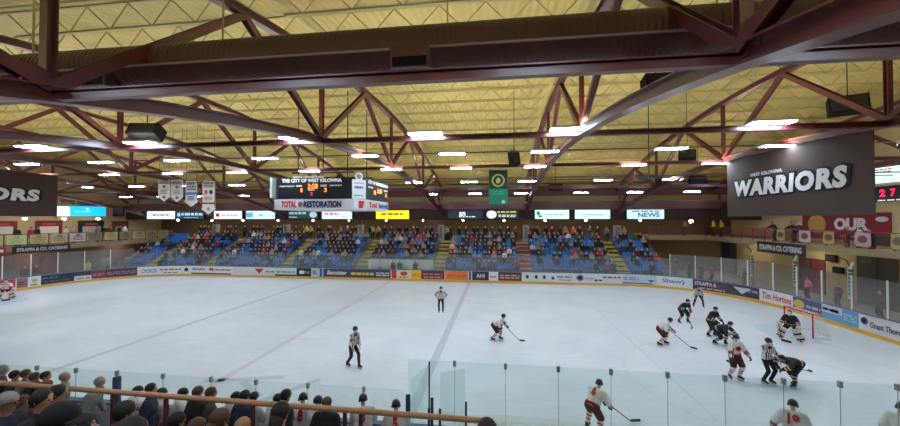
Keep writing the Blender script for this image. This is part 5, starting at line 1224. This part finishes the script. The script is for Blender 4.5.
# ---- spectators, bench staff and balcony people
def civ(lab, u, v, Y, floor, rz, top, low, hair, J=None, mode='stand', group=None, hat=None, long_hair=False, glasses=False, hold=None):
    """a clothed person whose head is at picture point (u, v) at depth Y, standing or sitting on floor level `floor`"""
    hp = at(u, v, Y=Y); hz = hp.z - floor
    if mode == 'sit': hip = max(.38, hz - .76); J = J or pose(.12, hip=(0, .0, hip), feet=((.14, -.5, .09), (-.14, -.5, .09)), hands=((.16, -.38, hip + .12), (-.16, -.38, hip + .12)), head=(.05, 0))
    else: J = J or pose(.06, hip=(0, 0, .95))
    M = Matrix.Rotation(rz, 3, 'Z'); h = M @ J['head']
    t = thing('person', lab, 'person', (hp.x - h.x, hp.y - h.y, floor), rz, group)
    if mode == 'stand': t.scale = (1, 1, 1); k = hz / J['head'].z; t.scale = (min(1.15, max(.85, k)),) * 3; 
    X, U, F = J['X'], J['U'], J['F']
    me = remesh(body_prims(J, 'skin', 'u', 'l', 'f'), .022, {'skin': SKIN, 'u': SM[top], 'l': SM[low], 'f': SM['blackp']}, 'body')
    q = MB(); eyes(q, J)
    for i, k in enumerate('lr'): hand(q, J['wr' + k], (J['wr' + k] - J['el' + k]).normalized(), V((0, 0, -1)) - X * (1, -1)[i] * .6, (1, -1)[i], SKIN)
    add_mesh_to(me, q); link('body', me, t)
    P = []; A = lambda a, c, ra, rb: P.append((tuple(a), tuple(c), ra, rb, 'j')); b = .022
    A(J['shl'] - X * .03, J['shr'] + X * .03, .072 + b, .072 + b); A(J['chest'] + X * .08, J['chest'] - X * .08, .118 + b, .118 + b); A(J['waist'] + X * .07, J['waist'] - X * .07, .112 + b, .112 + b); A(J['hip'] + X * .07, J['hip'] - X * .07, .118 + b, .118 + b); A(J['chest'], J['waist'], .13 + b, .12 + b)
    A(J['neck'] - U * .04, J['neck'] + U * .015, .075, .07)
    for k in 'lr': A(J['sh' + k], J['el' + k], .062 + b, .052 + b); A(J['el' + k], J['el' + k].lerp(J['wr' + k], .95), .052 + b, .038 + b)
    link('jacket', remesh(P, .024, {'j': SM[top]}, 'jacket'), t)
    if hat:
        hh = dome(J, None, SM[hat], .112, .13, .125, -.1, .035, .005); ho = hh.build('cap', t)
        p = J['head'] + J['HR'] @ V((0, -.12, .035)); q = MB(); q.ell(p, (.078, .095, .014), SM[hat], 14, 6, -1, J['HR']); q.build('brim', ho)
    else:
        hh = MB().ell(J['head'] + J['HR'] @ V((0, .012, .02)), (.091, .1, .098), HAIR[hair], 18, 10, -.5, J['HR'] @ Matrix.Rotation(-.75, 3, 'X'))
        if long_hair: hh.tube([J['head'] + J['HR'] @ V((0, .04, .0)), J['head'] + J['HR'] @ V((0, .07, -.12)), J['head'] + J['HR'] @ V((0, .08, -.26))], .078, HAIR[hair], 12, .05)
        else: hh.tube([J['head'] + J['HR'] @ V((0, .035, .01)), J['head'] + J['HR'] @ V((0, .04, -.055))], .07, HAIR[hair], 12, .055)
        hh.build('hair', t)
    if glasses:
        q = MB(); H = J['HR']
        for s in (1, -1):
            q.tube([J['head'] + H @ V((s * .033 + .022 * math.cos(a), -.1, .012 + .018 * math.sin(a))) for a in np.linspace(0, 2 * PI, 13)], .003, BLACK, 5)
            q.tube([J['head'] + H @ V((s * .055, -.1, .015)), J['head'] + H @ V((s * .09, .0, .02))], .003, BLACK, 5)
        q.build('glasses', t)
    return t
# players on the bench, seen from behind
BF = .42
def bench_player(lab, u, v, turn, lean=.25, num=None):
    J = pose(lean, hip=(0, .05, .93), feet=((.15, 0, AZ), (-.15, 0, AZ)), hands=((.2, -.4, 1.02), (-.2, -.4, 1.02)), head=(.05, turn * .6))
    p = at(u, v, Z=BF + J['head'].z * .95); h = Matrix.Rotation(PI + turn, 3, 'Z') @ J['head'] * .95
    y = min(p.y, 8.05 + abs(h.y))
    t = skater(lab, (p.x - h.x, min(p.y - h.y, 8.0), BF), PI + turn, J, 'white', num=num); t['group'] = 'players on the bench'
    return t
for k, (u, v, tr) in enumerate(((138, 391, -.5), (162, 393, -.7), (183, 393, -.7), (236, 397, -.4), (254, 397, -.2), (278, 399, -.3), (303, 398, .3), (318, 401, -.1), (363, 399, .35), (396, 405, .2))):
    bench_player(['bench player in white, just right of the thick navy post', 'bench player in white right of a dark-haired coach', 'bench player in white left of the brown-haired coach', 'bench player in white, left one of a tight trio with a dark-suited man', 'bench player in white just right of a dark-suited man', 'bench player in white half hidden behind a dark-haired coach', 'bench player in white and orange-red in the middle of the bench', 'bench player in white left of the dark-suited man near the rail', 'bench player in white with an orange number, second from the right end', 'bench player in white at the right end of the bench beside the post'][k], u, v, tr, num='8' if k in (6, 8) else '5' if k == 9 else None)
CW = .5
struct(MB().box(-20, -2.3, 6.14, 7.2, .3, CW, DCONC), 'floor_coach_step')
for lab, u, v, rz, top, hair in (('coach with dark hair and dark jacket left on the bench, looking right', 151, 389, -1.0, 'navy', 'dark'), ('coach with brown hair and black jacket standing behind the bench', 198, 392, -.4, 'dark', 'brown'), ('person close to the right of the brown-haired coach, hand raised', 211, 393, -.8, 'charcoal', 'brown'), ('man in a dark suit among the bench players left of centre', 245, 396, -.3, 'navy', 'dark'), ('coach with dark hair behind the bench, left of the orange-numbered player', 286, 395, -.6, 'dark', 'dark'), ('brown-haired man in a dark suit near the rail, right half of the bench', 327, 403, 0, 'dark', 'brown')):
    hz = CW + 1.66; Y = at(u, v, Z=hz).y; civ(lab, u, v, min(7.05, max(6.45, Y)), CW, PI + rz, top, 'blackp', hair, group='staff behind the bench')
# people at the left end of the near boards, beyond the handrail
for lab, u, v, rz, top, hair, lh in (('person in blue-grey at the left edge beyond the handrail', 3, 370, -.6, 'jeans', 'grey', 0), ('dark-haired person beyond the handrail near the left edge', 15, 375, -.7, 'charcoal', 'dark', 0), ('balding person in grey beyond the handrail, third from the left edge', 26, 374, -.9, 'grey', 'brown', 0), ('person in dark jacket beyond the handrail left of the man with dark cap hair', 35, 377, -.9, 'dark', 'brown', 0), ('person facing right beyond the handrail with a dark brown crop', 46, 376, -1.0, 'maroon', 'dark', 0), ('grey-haired person at the first posts of the low glass', 65, 377, -.8, 'grey', 'grey', 0), ('grey-haired person in a grey jacket leaning forward beyond the rail', 99, 382, -1.1, 'grey', 'grey', 0)):
    Y = at(u, v, Z=BF + 1.7).y; J = pose(.45 if 'leaning' in lab else .1, hip=(0, .05, .93)); civ(lab, u, v, min(7.7, Y), BF, PI + rz, top, 'jeans', hair, J)
# seated foreground spectators
TFL = lambda y: 4.5 if y < 1 else 4.1 if y < 1.9 else 3.55 if y < 2.8 else 3.0 if y < 3.7 else 2.45
for i, z in enumerate((4.1, 3.55, 3.0, 2.45)):
    t = thing('bleacher_bench', '%s wooden bleacher bench from the front in the near stand' % nth(3 - i), 'bench', (-7.0, 1.45 + .9 * i, z), 0, 'benches of the near stand')
    MB().box(-6.5, 6.8, -.16, .1, .36, .4, WOOD).build('seat_plank', t)
    for x in (-6, -3, 0, 3, 6): MB().box(x - .03, x + .03, -.1, .06, 0, .36, DGREY).build('leg', t)
for lab, u, v, Y, rz, top, hair, kw in (
    ('grey-haired person with glasses in purple-dark top at the lower left edge', 7, 408, 3.3, -1.1, 'navy', 'grey', {'glasses': True}),
    ('brown-haired person in dark clothes seated just below the handrail at left', 22, 399, 4.2, -1.2, 'dark', 'brown', {}),
    ('dark-haired person in black seated in front of the handrail at left', 42, 398, 3.4, -1.2, 'blackp', 'dark', {}),
    ('dark-haired person overlapping the handrail, right of the person in black', 58, 389, 4.1, -.8, 'charcoal', 'dark', {}),
    ('person in a big dark cap with brim to the right, close to the camera', 60, 414, 2.1, -1.35, 'dark', 'dark', {'hat': 'blackp'}),
    ('person with dark hair and sunglasses on the head, right of the big cap', 125, 414, 3.3, -.5, 'dark', 'dark', {'glasses': True}),
    ('dark-haired person in black at the bottom edge below the sunglasses', 131, 425, 2.15, -.3, 'blackp', 'dark', {}),
    ('person with dark hair low at the bottom edge, left of two brown heads', 177, 422, 4.1, -.4, 'green', 'dark', {}),
    ('brown-haired person at the bottom edge below the brown-haired coach', 197, 422, 4.0, -.3, 'brown', 'brown', {}),
    ('person with long brown hair at the bottom edge left of the blond child', 220, 422, 3.3, -.3, 'maroon', 'brown', {'long_hair': True}),
    ('blond child at the bottom edge right of the long-haired person', 243, 424, 4.1, 0, 'tan', 'blond', {}),
    ('person with long dark hair in a black coat in front of the handrail', 281, 412, 3.5, -.2, 'blackp', 'dark', {'long_hair': True}),
    ('person with dark hair at the bottom edge beside the right end of the handrail', 487, 424, 3.3, .1, 'dark', 'dark', {})):
    civ(lab, u, v, Y, TFL(Y), PI + rz, top, 'jeans', hair, mode='sit', **kw)
# small standing figures: one mesh per colour, shared by copies
_stand, _sit = {}, {}
def crowd_mesh(kind, top, low, hair, leanf=0):
    k = (kind, top, low, hair, leanf); d = _sit
    if k in d: return d[k]
    if kind == 'sit': J = pose(.12, hip=(0, 0, .5), feet=((.12, -.42, .09), (-.12, -.42, .09)), hands=((.12, -.36, .62), (-.12, -.36, .62)))
    elif leanf: J = pose(.6, hip=(0, .15, .93), hands=((.2, -.5, 1.1), (-.2, -.5, 1.1)), feet=((.12, .1, .09), (-.12, .1, .09)))
    else: J = pose(.05, hip=(0, 0, .95), hands=((.15, -.22, 1.05), (-.2, -.1, .9)))
    P = body_prims(J, 'skin', 't', 'l', 'f', bulk=.028); h, HR = J['head'], J['HR']
    P.append((tuple(h + HR @ V((0, .025, .05))), tuple(h + HR @ V((0, .045, .0))), .088, .08, 'h'))
    if kind != 'sit':
        for s in 'lr': P.append((tuple(J['wr' + s]), tuple(J['wr' + s] + (J['wr' + s] - J['el' + s]).normalized() * .09), .04, .03, 'skin'))
    d[k] = remesh(P, .05, {'skin': SKIN, 't': SM[top], 'l': SM[low], 'f': SM['blackp'], 'h': HAIR.get(hair) or SM[hair]}, 'person', smooth=1)
    return d[k]
def small(lab, x, y, z, rz, top, low='jeans', hair='dark', kind='stand', lean=0, group=None, s=1.0):
    o = link('person', crowd_mesh(kind, top, low, hair, lean)); o.location = (x, y, z); o.rotation_euler.z = rz; o.scale = (s, s, s)
    return tag(o, lab, 'person', group)
rc = random.Random(5)
for k, (u, v, top, hair, ln, lab) in enumerate(((685, 228, 'tan', 'brown', 0, 'person in a light top on the balcony in the far right corner'), (714, 228, 'yellow', 'dark', 0, 'left of two people in yellow on the right balcony'), (722, 228, 'yellow', 'brown', 0, 'right of two people in yellow on the right balcony'), (776, 226, 'dark', 'dark', 1, 'person in dark clothes leaning on the right balcony railing, left of the pair'), (795, 223, 'dark', 'dark', 1, 'left of a dark-clad pair leaning on the right balcony railing'), (802, 222, 'navy', 'brown', 1, 'right of a dark-clad pair leaning on the right balcony railing'), (848, 230, 'maroon', 'dark', 0, 'person in maroon standing at the balcony railing below the OUR banner'), (860, 231, 'white', 'brown', 0, 'person in white behind a poster on the right balcony'), (874, 230, 'maroon', 'dark', 1, 'person in maroon leaning at the right end of the balcony'))):
    p = at(u, 235, X=23.0) if u > 700 else at(u, 235, Y=43.5); small(lab, p.x - (.0 if not ln else .1), p.y, 4.25, -PI / 2, top, 'blackp' if k > 2 else 'jeans', hair, lean=ln, group='people on the right balcony', s=.76 if u > 840 else 1.0)
for k, (u, top, hair, lab) in enumerate(((17, 'dark', 'dark', 'person in dark top at the left balcony railing near the left edge'), (31, 'red', 'brown', 'person in bright red at the left balcony railing'), (37, 'dark', 'dark', 'dark-clad person right beside the red one on the left balcony'), (66, 'white', 'brown', 'person in white below the cyan screen, left one'), (73, 'tan', 'blond', 'person in a light top below the cyan screen, right one'), (97, 'grey', 'dark', 'person in grey on the left balcony right of the black board'), (104, 'dark', 'dark', 'person in black on the left balcony near its far end'), (110, 'maroon', 'brown', 'person in maroon near the far end of the left balcony'), (119, 'dark', 'dark', 'left of the last two people at the far end of the left balcony'), (125, 'white', 'brown', 'last person in white at the far end of the left balcony'))):
    p = at(u, 232, X=-44.1); small(lab, p.x, p.y, 3.6, PI / 2 + rc.uniform(-.5, .5), top, 'blackp', hair, group='people on the left balcony')
p = at(88, 262, X=-43.8); small('person in a yellow jacket standing behind the left end glass', p.x, p.y, -.11, PI / 2, 'yellow', 'yellow', 'dark')
for u, top, lab in ((36, 'maroon', 'person in maroon behind the left end glass'), (24, 'charcoal', 'person in charcoal behind the left end glass'), (108, 'grey', 'person in grey behind the left end glass near the far stand')):
    p = at(u, 262, X=-44.5); small(lab, p.x, p.y, -.11, PI / 2, top, 'jeans', 'brown', group='people under the left balcony')
for u, top, lab in ((712, 'red', 'person in red under the far end of the right balcony'), (702, 'dark', 'dark-clad person under the far end of the right balcony'), (690, 'brown', 'person in brown under the far right corner balcony'), (676, 'dark', 'person in black under the far right corner balcony beside the stand'), (745, 'blue', 'person in blue behind the right end glass'), (808, 'pink', 'person in pink beside the maroon doors behind the goal'), (838, 'maroon', 'person in maroon behind the right end glass'), (880, 'charcoal', 'dark figure in the doorway at the right edge')):
    p = at(u, 262, X=23.6 if u > 720 else 20.0); y = min(p.y, 44.5); small(lab, 23.6 if u > 720 else p.x * y / p.y, y, -.11, -PI / 2, top, 'blackp', 'dark', group='people under the right balcony')
for u, top, lab in ((380, 'white', 'timekeeper in pale blue in the white box, leftmost'), (393, 'dark', 'dark-clad official in the white box by the red board marker'), (399.5, 'charcoal', 'official right beside the red board marker in the white box'), (415.5, 'dark', 'rightmost dark official in the white timekeeper box')):
    p = at(u, 262, Y=35.6); small(lab, p.x, 35.62, .25, 0, top, 'blackp', 'dark', group='officials in the timekeeper box', s=.92)
# standing crowd on the far concourse
k = 0
for k in range(64):
    x = -40 + k * .86 + rc.uniform(-.3, .3)
    if abs((x - 3.25) % 10) < .45 or abs((x - 3.25) % 10) > 9.55: x += .9
    if k % 9 == 7 and x < -20: continue
    top = rc.choice(['dark', 'blackp', 'navy', 'charcoal', 'dark', 'brown', 'maroon', 'grey', 'tan', 'blackp'])
    if 4.0 < x < 9 and rc.random() < .35: top = 'orange'
    small('person in %s standing on the concourse behind the far stand, %s from the left' % ({'dark': 'dark grey', 'blackp': 'black'}.get(top, top), nth(k)), x, 43.4 + rc.uniform(-.25, .8), 3.5, rc.uniform(-.4, .4), top, 'blackp', rc.choice(['dark', 'dark', 'brown', 'dark', 'grey']), group='people standing behind the far stand')
# seated crowd
PAL = ['dark', 'blackp', 'navy', 'charcoal', 'charcoal', 'dark', 'navy', 'dark', 'blackp', 'navy', 'charcoal', 'dark', 'blackp', 'navy', 'brown', 'grey', 'blue', 'royal', 'white', 'tan', 'maroon', 'green', 'red', 'grey', 'grey', 'charcoal', 'dark', 'navy', 'charcoal']
FOLK.sort(key=near); rest = {}
for i, (x, y, z, b_, r, j) in enumerate(FOLK):
    top = rc.choice(PAL); hair = rc.choice(['dark', 'dark', 'brown', 'blond', 'grey', 'brown', 'charcoal']); low = rc.choice(['jeans', 'blackp'])
    rz = rc.uniform(-.35, .35)
    if i < 158:
        cn = {'dark': 'dark grey', 'blackp': 'black', 'royal': 'bright blue'}.get(top, top)
        small('person in %s, far stand block %s from left, row %s, %s seat from left' % (cn, nth(b_), nth(r), nth(j)), x, y - .05, z - .02, rz, top, low, hair, 'sit', 0, 'seated crowd of the far stand')
    else: rest.setdefault((top, low, hair), []).append((x, y - .05, z - .02, rz))
import bmesh
vs, fs, mi, ms = [], [], [], []
for (top, low, hair), L_ in rest.items():
    me = crowd_mesh('sit', top, low, hair); co = np.empty(len(me.vertices) * 3); me.vertices.foreach_get('co', co); co = co.reshape(-1, 3)
    idx = []
    for m in me.materials:
        if m not in ms: ms.append(m)
        idx.append(ms.index(m))
    for x, y, z, rz in L_:
        c, s_ = math.cos(rz), math.sin(rz); w = np.column_stack((co[:, 0] * c - co[:, 1] * s_ + x, co[:, 0] * s_ + co[:, 1] * c + y, co[:, 2] + z)); k = len(vs); vs += w.tolist()
        for p in me.polygons: fs.append(tuple(k + i for i in p.vertices)); mi.append(idx[p.material_index])
if vs:
    me = bpy.data.meshes.new('seated_crowd'); me.from_pydata(vs, [], fs)
    for m in ms: me.materials.append(m)
    me.polygons.foreach_set('material_index', mi); me.polygons.foreach_set('use_smooth', [True] * len(fs)); me.update()
    tag(link('seated_crowd', me), 'rest of the seated crowd toward the far left of the stand', 'crowd', kind='stuff')
